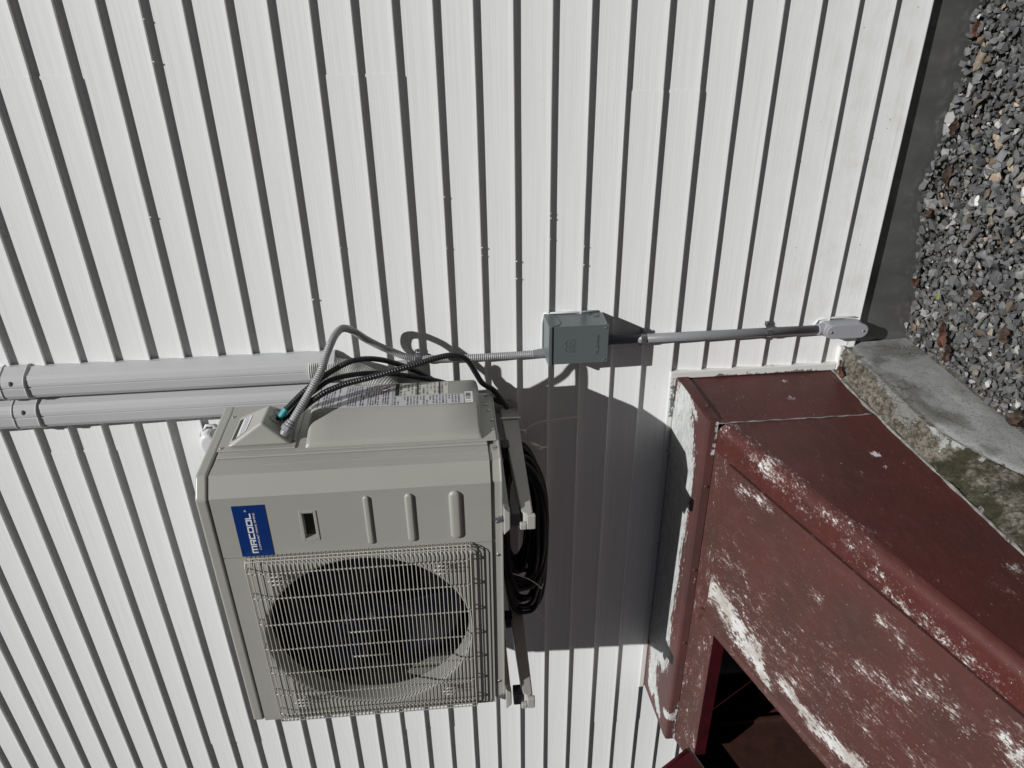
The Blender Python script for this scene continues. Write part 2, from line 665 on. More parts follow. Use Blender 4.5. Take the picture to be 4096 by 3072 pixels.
def cyl_m(p, axis, r, h, n=16, r2=None, dome=0):
    """cylinder (or cone) from point p along axis"""
    a = Vector(axis).normalized()
    u = a.orthogonal().normalized()
    w = a.cross(u)
    p = Vector(p)
    prof = [(0, r), (h, r2 if r2 is not None else r)]
    if dome:
        prof = [(0, r), (h * .4, r), (h * .8, r * .8), (h, r * .4)]
    verts, faces = [], []
    for d, rr in prof:
        for k in range(n):
            t = 2 * math.pi * k / n
            verts.append(p + a * d + (u * math.cos(t) + w * math.sin(t)) * rr)
    for i in range(len(prof) - 1):
        for k in range(n):
            faces.append((i * n + k, i * n + (k + 1) % n, (i + 1) * n + (k + 1) % n, (i + 1) * n + k))
    faces.append(tuple(reversed(range(n))))
    faces.append(tuple(range((len(prof) - 1) * n, len(prof) * n)))
    return mesh(verts, faces)


def join_m(meshes):
    bm = bmesh.new()
    for m_ in meshes:
        bm.from_mesh(m_)
        bpy.data.meshes.remove(m_)
    return bmmesh(bm, False)


def capsule(q, a, b):
    ab = (b[0] - a[0], b[1] - a[1])
    L = ab[0] ** 2 + ab[1] ** 2
    t = 0 if L < 1e-9 else max(0, min(1, ((q[0] - a[0]) * ab[0] + (q[1] - a[1]) * ab[1]) / L))
    return math.hypot(q[0] - a[0] - ab[0] * t, q[1] - a[1] - ab[1] * t)


def set_attr(me, name, fn):
    at = me.attributes.new(name, 'FLOAT', 'POINT')
    at.data.foreach_set('value', [fn(v.co) for v in me.vertices])


def strokes(L, q):
    w = 0
    for a, b, r, s in L:
        d = capsule(q, a, b)
        w = max(w, s * math.exp(-(d / r) ** 2 * .9))
    return w


def text_m(txt, size, ext=.0004, font_shear=0.0):
    cu = bpy.data.curves.new('text', 'FONT')
    cu.body = txt
    cu.size = size
    cu.extrude = ext
    cu.resolution_u = 3
    o = bpy.data.objects.new('text', cu)
    COL.objects.link(o)
    dg = bpy.context.evaluated_depsgraph_get()
    me = bpy.data.meshes.new_from_object(o.evaluated_get(dg))
    bpy.data.objects.remove(o)
    bpy.data.curves.remove(cu)
    return me


def text_box(txt, x0, x1, z0, z1, y, ext=.0004):
    """upright text filling a box on a plane that faces -y"""
    me = text_m(txt, 1, 0.0001)
    xs = [v.co.x for v in me.vertices]
    ys = [v.co.y for v in me.vertices]
    ax, bx, ay, by = min(xs), max(xs), min(ys), max(ys)
    for v in me.vertices:
        c = v.co
        v.co = Vector((x0 + (c.x - ax) / (bx - ax) * (x1 - x0), y + (-ext if c.z > 0 else 0), z0 + (c.y - ay) / (by - ay) * (z1 - z0)))
    return me


# =================================================================== ground
XR, XL = -.157, -1.635
GZ = -.185


def ground_mesh():
    # one sheet to the horizon with the areaway left open under the bulkhead
    xs = [-60, -1.66, -.12, 60]
    ys = [-60, -1.95, .012, 60]
    verts = [(x, y, GZ) for y in ys for x in xs]
    faces = []
    for j in range(3):
        for i in range(3):
            if i == 1 and j == 1:
                continue
            a = j * 4 + i
            faces.append((a, a + 1, a + 5, a + 4))
    return mesh(verts, faces)


ground = link('ground', ground_mesh(), M['ground'], loc=(0, 0, GZ))
tag(ground, kind='structure')

# =================================================================== house wall
P = .1016
house = empty('house', (-.7, .05, -.3), 'white vinyl clapboard house wall above a dark grey foundation', 'house')


def siding_panel(row, x0, x1, dy=0.0):
    """one double-course panel; row counts pairs of courses from the bottom"""
    zb = row * 2 * P
    prof = []
    for k in (0, 1):
        z = zb + k * P
        prof += [(-.0020, z + .0026), (-.0142, z + .0002), (-.0166, z + .0008), (-.0174, z + .0030)]
        for tt in (.85, .7, .55, .4, .25, .12):
            prof += [(-.0034 - .0140 * (.62 * tt + .38 * tt * tt), z + P * (1 - tt))]
    prof += [(-.0030, zb + 2 * P + .006)]
    nx = max(3, int((x1 - x0) / .07))
    stations = []
    for i in range(nx + 1):
        x = x0 + (x1 - x0) * i / nx
        st = []
        for j, (y, z) in enumerate(prof):
            wv = mnoise.noise(Vector((x * 1.7, row * 3.1 + (j > 9) * 7.7, 0)))
            wv2 = mnoise.noise(Vector((x * 6.0, row * 5.3 + (j > 9) * 3.3, 4)))
            out = (-y / .0174)
            st.append((x, y + dy - out * (.0012 * wv + .0005 * wv2), z + .0006 * wv2 * (j in (0, 1, 2, 3, 10, 11, 12, 13))))
        stations.append(st)
    v, f = sweep_open(prof, stations)
    return mesh(v, [tuple(reversed(q)) for q in f])


def put_panel(row, x0, x1, dy=0.0):
    link('siding_panel', siding_panel(row, x0, x1, dy), M['siding'], house, loc=((x0 + x1) / 2, 0, row * 2 * P))


SEAM = {11: .797, 7: .783, 3: .723, 12: -.327, 4: -.317, 5: -1.18}
for row in range(20):
    cuts = [-6.2, -2.62, 1.05, 4.2]
    if row in SEAM:
        s = SEAM[row]
        cuts = [s - 5.2, s - 2.6, s, s + 3.2] if s > 0 else [s - 4.6, s, s + 2.6, s + 4.6]
    for a, b in zip(cuts[:-1], cuts[1:]):
        # below the bulkhead head the courses stop at its side trim
        left_proud = -.0018 if abs(b - SEAM.get(row, 99)) < .01 else 0
        zt = (row * 2 + 2) * P
        segs = [(a, b + (.02 if left_proud else 0))]
        if zt < .62:
            segs = []
            if a < XL - .02:
                segs.append((a, min(b, XL - .02)))
            if b > -.142:
                segs.append((max(a, -.142), b + (.02 if left_proud else 0)))
        for q in segs:
            if q[1] - q[0] > .05:
                put_panel(row, q[0], q[1], left_proud)
DRIPS = [(0.474, 1.3208), (0.323, 1.3208), (0.32, 1.2192), (0.296, 1.2192), (0.273, 1.1176), (0.218, 1.1176), (0.415, 1.016), (0.4, 1.016), (0.337, 1.016), (0.252, 0.9144), (0.31, 0.9144), (0.261, 1.4224), (0.942, 2.032), (0.845, 2.032), (0.462, 2.2352), (0.337, 1.6256), (0.448, 2.1336), (0.181, 1.7272), (-0.992, 2.4384)]
for x, z in DRIPS:
    link('sealant_drip', cyl_m((x, -.0150, z + .001), (0, -.25, -1), .0024, .0035 + .003 * RND.random(), 8, dome=1), M['caulk'], house, smooth=True)
link('light_stop_backing', box_m(-6.2, 4.2, .004, .012, .0, 4.2), M['lightstop'], house)  # unseen backing added behind the thin siding to block light
fd = box_m(-6.2, 4.2, .006, .3, -2.2, .004)
link('foundation', fd, M['flashing'], house)
# white J-channel trim round the bulkhead
jt = prism_m([(-.0, .592), (-.020, .592), (-.022, .596), (-.022, .612), (-.018, .616), (-.0, .616)], 'x', XL - .02, -.133)


def wear_strip(me, fn):
    set_attr(me, 'wear', fn)
    return me


def sub_box(x0, x1, y0, y1, z0, z1, nx=1, nz=1):
    bm = bmesh.new()
    bmesh.ops.create_cube(bm, size=1)
    for v in bm.verts:
        v.co = Vector((x0 + (v.co.x + .5) * (x1 - x0), y0 + (v.co.y + .5) * (y1 - y0), z0 + (v.co.z + .5) * (z1 - z0)))
    for ax, n, lo, hi in ((0, nx, x0, x1), (2, nz, z0, z1)):
        for i in range(1, n):
            co = Vector((0, 0, 0))
            no = Vector((0, 0, 0))
            co[ax] = lo + (hi - lo) * i / n
            no[ax] = 1
            bmesh.ops.bisect_plane(bm, geom=bm.verts[:] + bm.edges[:] + bm.faces[:], plane_co=co, plane_no=no)
    return bmmesh(bm)


bpy.data.meshes.remove(jt)
j1 = sub_box(XL - .02, -.1335, -.022, 0, .592, .614, 40, 2)
wear_strip(j1, lambda c: (.75 if c.x > -.3 else .15) if c.z < .61 else .1)
link('trim_strip', j1, M['trim'], house, bevel=.003)
j2 = sub_box(-.1555, -.130, -.024, 0, .052, .6145, 2, 24)
wear_strip(j2, lambda c: (.9 if c.x < -.145 and .1 < c.z < .46 else .1))
link('trim_strip', j2, M['trim'], house, bevel=.003)
j3 = sub_box(-.1555, -.071, -.026, 0, .034, .0515, 6, 1)
wear_strip(j3, lambda c: .1)
link('trim_strip', j3, M['trim'], house, bevel=.003)
j4 = sub_box(-.0705, -.02, -.0135, -.001, -.004, .0305, 3, 1)

wear_strip(j4, lambda c: .05)
link('trim_strip', j4, M['trim'], house, bevel=.002)

# =================================================================== air conditioner
ACM = Matrix(((0.9998761400565981, 0.014297105281640531, 0.00658007037074228, -.0776), (-0.014296795701794427, 0.9998977911669601, -9.408557522795577e-05, -.5675), (-0.006580742980802884, 0.0, 0.9999783466764771, 1.2121), (0, 0, 0, 1)))
AW, AH, AD, CHX, CHY = .9243, .7757, .364, .0458, .0374
SEAMX = .2452
ac = empty('air_conditioner', None, 'beige outdoor air conditioner unit with wire fan grille mounted high on the wall', 'air conditioner', mat=ACM)


def acp(name, me, mat, parent=None, **kw):
    return link(name, me, mat, parent or ac, local=True, **kw) if (parent is None) else sub(name, me, mat, parent, **kw)


def sub(name, me, mat, parent, **kw):
    """a sub-part given in the air conditioner's coordinates"""
    o = link(name, me, mat, None, **kw)
    base = o.location.copy()
    o.parent = parent
    o.matrix_parent_inverse = Matrix.Identity(4)
    o.matrix_basis = Matrix.Translation(parent.location).inverted() @ Matrix.Translation(base)
    return o


# plan outlines
def plan(off):
    return [(off, AD + off), (off, CHY - off * .4), (-CHX + off * .4, -off), (-AW + .022, -off), (-AW - off, .022), (-AW - off, AD + off)]


lid = acp('top_lid', prism_m(plan(.004), 'z', AH - .030, AH), M['ac'], bevel=.006, seg=3)
acp('inner_cabinet', prism_m([(-.006, AD - .004), (-.006, CHY + .03), (-CHX - .01, .19), (-AW + .02, .19), (-AW + .006, .20), (-AW + .006, AD - .004)], 'z', .03, AH - .031), M['dark'])
base = acp('base_pan', prism_m([(-.004, AD - .001), (-.004, CHY + .004), (-CHX, .006), (-AW + .024, .006), (-AW + .004, .026), (-AW + .004, AD - .001)], 'z', 0, .0285), M['ac'], bevel=.004)
acp('bottom_flange', prism_m([(.004, AD + .012), (.004, CHY + .002), (-CHX + .003, .001), (-AW + .022, .001), (-AW - .002, .024), (-AW - .002, AD + .012)], 'z', -.002, .0035), M['ac'], bevel=.0012)
# front service panel wraps round the chamfered corner
t_ = .012
sp_ = [(0, .073), (0, CHY), (-CHX, 0), (-SEAMX + .0015, 0), (-SEAMX + .0015, t_), (-CHX - t_ * .4, t_), (-t_, CHY + t_ * .4), (-t_, .073)]


def pocket_plate(x0, x1, z0, z1, a0, a1, b0, b1, dep):
    bm = bmesh.new()
    R = lambda xa, xb, za, zb, y: [bm.verts.new(q) for q in ((xa, y, za), (xb, y, za), (xb, y, zb), (xa, y, zb))]
    o_, i_, p_, bk_ = R(x0, x1, z0, z1, 0), R(a0, a1, b0, b1, 0), R(a0 + .002, a1 - .002, b0 + .001, b1 - .001, dep), R(x0, x1, z0, z1, t_)
    for A, B in ((bk_, o_), (o_, i_), (i_, p_)):
        for k in range(4):
            bm.faces.new((A[k], A[(k + 1) % 4], B[(k + 1) % 4], B[k]))
    bm.faces.new(p_)
    return bmmesh(bm)


sp_ = [(0, .073), (0, CHY), (-CHX, 0), (-CHX - .0002, 0), (-CHX - .0002, t_), (-t_, CHY + t_ * .4), (-t_, .073)]
svc = acp('service_panel', join_m([prism_m(sp_, 'z', .029, AH - .033), pocket_plate(-SEAMX + .0015, -CHX - .0002, .029, AH - .033, -.192, -.108, .4915, .5205, .015)]), M['ac'], bevel=.0035, seg=2)
# front fan panel with the round opening
def fan_panel():
    cx, cz, r = -.571, .387, .290
    x0, x1, z0, z1 = -AW + .012, -SEAMX - .0015, .029, AH - .033
    n = 96
    bm = bmesh.new()
    out, inn, deep = [], [], []
    for k in range(n):
        a = 2 * math.pi * k / n
        c, s = math.cos(a), math.sin(a)
        tx = ((x1 - cx) if c > 0 else (x0 - cx)) / c if abs(c) > 1e-6 else 1e9
        tz = ((z1 - cz) if s > 0 else (z0 - cz)) / s if abs(s) > 1e-6 else 1e9
        t = min(tx, tz)
        out.append(Vector((cx + c * t, 0, cz + s * t)))
        inn.append((c, s))
    # snap the nearest samples to the corners
    for X in (x0, x1):
        for Z in (z0, z1):
            k = min(range(n), key=lambda i: (out[i].x - X) ** 2 + (out[i].z - Z) ** 2)
            out[k] = Vector((X, 0, Z))
    rings = []
    rings.append([bm.verts.new((q.x, t_, q.z)) for q in out])
    rings.append([bm.verts.new((q.x, 0, q.z)) for q in out])
    for rr, yy in ((r + .014, 0), (r + .007, .0012), (r + .002, .005), (r, .011), (r - .001, .03), (r - .002, .055)):
        rings.append([bm.verts.new((cx + c * rr, yy, cz + s * rr)) for c, s in inn])
    for A, B in zip(rings[:-1], rings[1:]):
        for k in range(n):
            bm.faces.new((A[k], A[(k + 1) % n], B[(k + 1) % n], B[k]))
    me = bmmesh(bm)
    return me


fpan = acp('fan_panel', fan_panel(), M['ac'], smooth=False)
acp('left_return', prism_m([(-AW + .012, 0.0005), (-AW, .014), (-AW, .06), (-AW + .01, .06), (-AW + .012, .02)], 'z', .029, AH - .033), M['ac'], bevel=.002)
acp('left_panel', box_m(-AW, -AW + .006, .061, AD, .029, AH - .033), M['ac'])
acp('rear_coil_guard', box_m(-AW + .01, -.01, AD - .003, AD + .002, .04, AH - .035), M['fins'])
# fan behind the grille
fan = acp('fan', cyl_m((-.571, .080, .388), (0, 1, 0), .062, .07, 32), M['fan'], smooth=False)
for k in range(3):
    bm = bmesh.new()
    nr, na = 9, 12
    vv = []
    for i in range(nr):
        rr = .055 + (.280 - .055) * i / (nr - 1)
        row_ = []
        sp = 1.25 + .35 * i / (nr - 1)
        for j in range(na):
            a = k * 2 * math.pi / 3 + .35 + sp * (j / (na - 1) - .5) - .35 * (i / (nr - 1))
            y = .105 - .05 * (j / (na - 1) - .5) - .01 * math.sin(j / (na - 1) * 3.14)
            row_.append(bm.verts.new((-.571 + rr * math.cos(a), y, .388 + rr * math.sin(a))))
        vv.append(row_)
    for i in range(nr - 1):
        for j in range(na - 1):
            bm.faces.new((vv[i][j], vv[i + 1][j], vv[i + 1][j + 1], vv[i][j + 1]))
    me = bmmesh(bm)
    b_ = sub('fan_blade', me, M['fan'], fan, smooth=True)
    sm = b_.modifiers.new('thick', 'SOLIDIFY')
    sm.thickness = .003
sub('hub_nut', cyl_m((-.571, .080, .388), (0, -1, 0), .011, .014, 6), M['steel'], fan)
acp('condenser_fins', box_m(-AW + .03, -.26, .187, .189, .06, AH - .06), M['fins'])

# wire grille
gx0, gx1, gz0, gz1, gy = -.893, -.246, .089, .683, -.030


def rod_path(x):
    return [(gx1 + .004, .001, 0), (gx1 + .002, gy * .55, 0), (gx1 - .006, gy * .92, 0), (gx1 - .016, gy, 0), (gx0 + .016, gy, 0), (gx0 + .006, gy * .92, 0), (gx0 - .002, gy * .55, 0), (gx0 - .004, .001, 0)]


GW = .00145
edge_pts = []
for (a, b) in (((gx1 + .002, gz0 - .004), (gx0 - .002, gz0 - .004)),):
    pass


def ring_at(y, inset):
    x0, x1, z0, z1 = gx0 - .003 + inset, gx1 + .003 - inset, gz0 - .004 + inset, gz1 + .004 - inset
    r = .012
    pts = []
    for cx, cz, a0 in ((x1 - r, z1 - r, 0), (x0 + r, z1 - r, 90), (x0 + r, z0 + r, 180), (x1 - r, z0 + r, 270)):
        for k in range(5):
            a = math.radians(a0 + 22.5 * k)
            pts.append((cx + r * math.cos(a), y, cz + r * math.sin(a)))
    return pts


gm = [tube_m(ring_at(-.010, 0), .0017, 6, True), tube_m(ring_at(-.021, .001), .0017, 6, True)]
grille = acp('grille', join_m(gm), M['wire'], smooth=True)
NROD = 53
rod_me = tube_m(rod_path(0), GW, 6)
for i in range(NROD):
    z = gz0 + (gz1 - gz0) * i / (NROD - 1)
    if i == 0:
        o0 = sub('grille_wire', rod_me, M['wire'], grille, smooth=True, loc=(0, 0, 0))
    else:
        o0 = bpy.data.objects.new('grille_wire', rod_me)
        COL.objects.link(o0)
        o0.parent = grille
    o0.matrix_parent_inverse = Matrix.Identity(4)
    o0.matrix_basis = Matrix.Translation(grille.location).inverted() @ Matrix.Translation((0, 0, z))
yb = gy + .0032
cw_me = tube_m([(0, .001, gz0 - .004), (0, gy * .6, gz0 - .003), (0, yb, gz0 + .012), (0, yb, gz1 - .012), (0, gy * .6, gz1 + .003), (0, .001, gz1 + .004)], .0022, 6)
first = True
for x in (-.284, -.376, -.476, -.576, -.676, -.770, -.858):
    if first:
        o0 = sub('grille_cross_wire', cw_me, M['wire'], grille, smooth=True, loc=(0, 0, 0))
        first = False
    else:
        o0 = bpy.data.objects.new('grille_cross_wire', cw_me)
        COL.objects.link(o0)
        o0.parent = grille
    o0.matrix_parent_inverse = Matrix.Identity(4)
    o0.matrix_basis = Matrix.Translation(grille.location).inverted() @ Matrix.Translation((x, 0, 0))
for x in (-.526, -.626):
    sub('grille_short_wire', tube_m([(x, yb, .335), (x, yb, .442)], .0022, 6), M['wire'], grille, smooth=True)
for x in (-.315, -.815):
    for z in (.165, .605):
        for k in (-1, 0, 1):
            sub('grille_clip_wire', tube_m([(x + k * .014, yb + .004, z - .03 + .01 * abs(k)), (x + k * .014, yb + .004, z + .03 - .01 * abs(k))], .0022, 6), M['wire'], grille, smooth=True)
        sub('grille_screw', join_m([cyl_m((x, .003, z), (0, -1, 0), .005, .022, 10), cyl_m((x, -.018, z), (0, -1, 0), .008, .003, 12)]), M['steel'], grille)

# logo plate
LY = -.0012
logo = acp('logo_plate', box_m(-.2415, -.0715, LY, .0005, .6095, .6925), M['blue'])


def letter_boxes(ch, x, w, z0, h, s):
    """blocky letter strokes as (x0,x1,z0,z1)"""
    z1 = z0 + h
    if ch == 'M':
        m = x + w / 2
        return [(x, x + s, z0, z1), (x + s, x + w - s, z1 - s, z1), (x + w - s, x + w, z0, z1), (m - s / 2, m + s / 2, z0, z1 - s)]
    if ch == 'R':
        return [(x, x + s, z0, z1), (x + s, x + w, z1 - s, z1), (x + w - s, x + w, z0 + h * .45, z1 - s), (x + s + .002, x + w, z0 + h * .32, z0 + h * .32 + s), (x + w - s * 1.5, x + w - s * .2, z0, z0 + h * .32)]
    if ch == 'C':
        return [(x, x + s, z0, z1), (x + s, x + w, z1 - s, z1), (x + s, x + w, z0, z0 + s)]
    if ch == 'O':
        return [(x, x + s, z0, z1), (x + w - s, x + w, z0, z1), (x + s, x + w - s, z1 - s, z1), (x + s, x + w - s, z0, z0 + s)]
    if ch == 'L':
        return [(x, x + s, z0, z1), (x + s, x + w, z0, z0 + s)]


x = -.2305
mm_ = []
for ch, w in zip('MRCOOL', (.0245, .0185, .0190, .0200, .0200, .0185)):
    for a in letter_boxes(ch, x, w, .6485, .0155, .0037):
        mm_.append(box_m(a[0], a[1], LY - .0006, LY - .0001, a[2], a[3]))
    x += w + .0026
sub('logo_lettering', join_m(mm_), M['white'], logo)
sub('logo_tagline', text_box('COMFORT MADE SIMPLE', -.2205, -.096, .6385, .6435, LY - .0001, .0005), M['white'], logo)
sub('logo_mark', join_m([tube_m([(-.088 + .0028 * math.cos(a * .5236), LY - .0003, .660 + .0028 * math.sin(a * .5236)) for a in range(12)], .0004, 4, True), text_box('R', -.0893, -.0868, .6586, .6614, LY - .0001, .0004)]), M['white'], logo)

# inset window frame with a hollow
wf = acp('handle_window', join_m([box_m(-.200, -.100, -.0018, .001, .5205, .5285), box_m(-.200, -.100, -.0018, .001, .4835, .4915), box_m(-.200, -.192, -.0018, .001, .4915, .5205), box_m(-.108, -.100, -.0018, .001, .4915, .5205)]), M['ac'], bevel=.0012)
sub('recess_shade_sheet', box_m(-.1895, -.1105, .0140, .0146, .493, .519), simple('recess_shade_dark', (.035, .034, .030), rough=.3), wf)  # dark sheet paints the shade at the back of the hollow


# three pressed ribs
def rib_m(x0, x1, z0, z1, hgt):
    r = (z1 - z0) / 2
    cz = (z0 + z1) / 2
    bm = bmesh.new()
    rings = []
    n = 20
    for f, d in ((1.0, .0006), (.93, hgt * .45), (.75, hgt * .85), (.4, hgt), (.05, hgt)):
        ring = []
        for k in range(n):
            a = 2 * math.pi * k / n
            cx = (x1 - r) if math.cos(a) >= 0 else (x0 + r)
            ring.append(bm.verts.new((cx + r * f * math.cos(a), -d, cz + r * f * math.sin(a))))
        rings.append(ring)
    for A, B in zip(rings[:-1], rings[1:]):
        for k in range(n):
            bm.faces.new((A[k], A[(k + 1) % n], B[(k + 1) % n], B[k]))
    bm.faces.new(rings[-1])
    return bmmesh(bm)


for (z0, z1, hg) in ((.343, .361, .0055), (.231, .254, .0065), (.107, .140, .008)):
    acp('pressed_rib', rib_m(-.225, -.063, z0, z1, hg), M['ac'], smooth=True)

# right side panel, step and bulging service cover
sidep = acp('side_panel', box_m(-.008, -.0005, .0745, AD, .029, AH - .033), M['ac'], bevel=.001)
sub('side_step', box_m(-.0004, .0045, .108, AD - .002, .029, AH - .036), M['ac'], sidep, bevel=.003)


def bulge():
    prof = [(.3625, 0), (.3640, .045), (.360, .0535), (.352, .0555), (.25, .0555), (.236, .0545), (.224, .051), (.16, .026), (.145, .0205), (.136, .0165), (.130, .010), (.128, .0)]
    st = []
    for z, f, sh in ((.0385, 0, 0), (.041, .55, .001), (.046, .88, .002), (.053, 1, .003), (.15, 1, 0), (.3, 1, 0), (.45, 1, 0), (.498, 1, 0), (.506, .9, 0), (.511, .55, 0), (.5135, 0, 0)):
        st.append([(.0045 + x * f, y, z) for y, x in prof])
    v, f = sweep_open(prof, st)
    me = mesh(v, f)
    bm = bmesh.new()
    bm.from_mesh(me)
    return bmmesh(bm)


cover = acp('service_cover', bulge(), M['ac'], smooth=True)
sub('cover_flange', box_m(.0046, .0075, .119, AD + .004, .004, .532), M['ac'], cover, bevel=.0012)
LX = .0602


def lab(name, y0, y1, z0, z1, mat, parent=cover, x=LX):
    return sub(name, box_m(x - .0006, x + .0004, y0, y1, z0, z1), mat, parent)


lab('warning_label', .238, .350, .286, .492, M['lab1'])
lab('wiring_label', .286, .352, .128, .277, M['lab2'])
lab('wiring_label_bar', .286, .352, .2665, .278, M['dark'], x=LX + .0004)
lab('wiring_label_bar', .286, .352, .212, .2175, M['dark'], x=LX + .0004)
lab('wiring_label_bar', .286, .352, .150, .155, M['dark'], x=LX + .0004)
lab('rating_label', .232, .281, .085, .281, M['lab3'])
lab('barcode_label', .233, .291, .060, .082, M['barcode'])
# hazard diamond on the warning label
dia = [(.322, .326), (.300, .306), (.322, .286 + .004), (.344, .306)]
q_ = prism_m([(y, z) for y, z in ((.330, .327), (.310, .309), (.330, .291), (.350, .309))], 'x', LX + .0004, LX + .0007)
hz = sub('hazard_diamond', q_, M['hazred'], cover)
q_ = prism_m([(y, z) for y, z in ((.330, .3235), (.3135, .309), (.330, .2945), (.3465, .309))], 'x', LX + .0007, LX + .001)
sub('hazard_face', q_, M['white'], cover)
q_ = prism_m([(y, z) for y, z in ((.330, .318), (.326, .312), (.3275, .306), (.324, .303), (.327, .299), (.333, .299), (.336, .304), (.333, .309))], 'x', LX + .001, LX + .0013)
sub('hazard_flame', q_, M['dark'], cover)


def screw(name, p, ax, parent, r=.0055):
    return sub(name, cyl_m(p, ax, r, .003, 12, dome=1), M['steel'], parent)


for y, z in ((.350, .020), (.300, .021), (.268, .016), (.216, .009), (.170, .011)):
    screw('screw', (.0073, y, z), (1, 0, 0), cover)
screw('screw', (.0, .095, .012), (1, 0, 0), sidep, .007)
for x, z in ((-.182, .012), (-.300, .012), (-.822, .015)):
    screw('screw', (x, .006, z), (0, -1, 0), base, .0055)

# wedge-shaped wiring hood
hp = acp('wiring_hood_plate', box_m(.0046, .0085, .134, .352, .540, .744), M['ac'], bevel=.0015)
TF, TB, RF, RB, LB_, LF = (.008, .148, .722), (.008, .300, .718), (.080, .154, .620), (.080, .240, .614), (.010, .300, .549), (.010, .146, .551)
hv = [TF, TB, RF, RB, LB_, LF, (.008, .148, .55), (.008, .300, .55)]
hood = acp('wiring_hood', mesh(hv, [(0, 2, 3, 1), (2, 5, 4, 3), (0, 5, 2), (1, 3, 4), (0, 1, 4, 5)]), M['ac'], bevel=.007, seg=3)
for y, z in ((.146, .735), (.30, .735), (.165, .545)):
    screw('screw', (.0083, y, z), (1, 0, 0), hp, .005)


def on_quad(a, b, c, d, u, v, off):
    a, b, c, d = map(Vector, (a, b, c, d))
    p = a.lerp(b, u).lerp(d.lerp(c, u), v)
    n = (b - a).cross(d - a).normalized()
    return p + n * off


nrm_check = (Vector(TB) - Vector(TF)).cross(Vector(RF) - Vector(TF))
sg = 1 if nrm_check.x > 0 else -1
hl = []
for (u0, u1, v0, v1) in ((.12, .82, .16, .52),):
    hl = [on_quad(TF, TB, RB, RF, u, v, sg * .0012) for u, v in ((u0, v0), (u1, v0), (u1, v1), (u0, v1))]
hlab = sub('hood_label', mesh(hl, [(0, 1, 2, 3)]), M['lab4'], hood)
hl = [on_quad(TF, TB, RB, RF, u, v, sg * .0016) for u, v in ((.12, .12), (.82, .12), (.82, .24), (.12, .24))]
sub('hood_label_bar', mesh(hl, [(0, 1, 2, 3)]), M['dark'], hood)
# knock-out rings on the connector face
cn = (Vector(LF) - Vector(RF)).cross(Vector(RB) - Vector(RF)).normalized()
if cn.z > 0:
    cn = -cn


def cface(u, v, off=0):
    a, b, c, d = map(Vector, (RF, RB, LB_, LF))
    return a.lerp(b, u).lerp(d.lerp(c, u), v) + cn * off


for u, v in ((.75, .35), (.45, .30)):
    c = cface(u, v, .002)
    t1 = (Vector(RB) - Vector(RF)).normalized()
    t2 = cn.cross(t1)
    sub('knockout_ring', tube_m([c + (t1 * math.cos(k * .3927) + t2 * math.sin(k * .3927)) * .013 for k in range(16)], .0012, 6, True), M['ac'], hood)

# feet of the unit
for x in (-.165, -.885):
    f_ = acp('mounting_foot', join_m([box_m(x - .018, x + .018, -.004, AD + .02, -.006, -.0025), box_m(x - .018, x - .0155, -.004, AD + .02, -.020, -.006), box_m(x + .0155, x + .018, -.004, AD + .02, -.020, -.006)]), M['ac'])
    tr = [(x + .046, -.003), (x - .050, -.003), (x - .030, -.021), (x + .028, -.021)]
    sub('foot_end', prism_m(tr, 'y', -.014, .012), M['aclight'], f_, bevel=.003)
    sub('foot_bolt', join_m([cyl_m((x, -.004, -.001), (0, 0, 1), .0045, .022, 10), cyl_m((x, -.004, -.001), (0, 0, 1), .010, .004, 12), cyl_m((x, -.004, .003), (0, 0, 1), .0075, .007, 6)]), M['steel'], f_)

# =================================================================== wall brackets under the unit
def bracket(x, label):
    b = empty('wall_bracket', (x, -.02, 1.12), label, 'bracket', 'brackets carrying the air conditioner')
    post = link('post', box_m(x - .003, x + .033, -.030, -.0135, 1.118, 1.50), M['aclight'], b, bevel=.003)
    me = prism_m([(-.0310, 1.178), (-.0310, 1.124), (-.57, 1.131), (-.578, 1.138), (-.578, 1.152), (-.565, 1.163)], 'x', x - .020, x + .018)
    link('arm', me, M['aclight'], b, bevel=.004)
    link('arm_tip', join_m([box_m(x - .024, x + .022, -.592, -.5785, 1.126, 1.150), box_m(x - .024, x - .004, -.592, -.5785, 1.150, 1.168)]), M['aclight'], b, bevel=.003)
    for yy in (-.555, -.24):
        link('rubber_pad', box_m(x - .022, x + .020, yy - .022, yy + .022, 1.1655, 1.191), M['black'], b, bevel=.003)
    link('side_tab', box_m(x + .0335, x + .037, -.0305, -.0135, 1.122, 1.205), M['aclight'], b)
    for z in (1.163, 1.141):
        link('tab_screw', cyl_m((x + .0372, -.022, z), (1, 0, 0), .0055, .004, 12, dome=1), M['steel'], b)
    return b


bracket(-.243, 'grey metal wall bracket under the service panel end of the air conditioner')
bracket(-.963, 'grey metal wall bracket under the fan end of the air conditioner, its tip in sun')
rl = empty('bracket_rail', (-.6, -.02, 1.46), 'pale metal rail fixed across the siding behind the air conditioner', 'rail')
link('rail_bar', box_m(-1.18, -.028, -.046, -.0312, 1.462, 1.500), M['aclight'], rl, bevel=.003)
for x in (-.075, -.13):
    link('rail_bolt', cyl_m((x, -.0464, 1.481), (0, -1, 0), .009, .007, 6), M['steel'], rl)

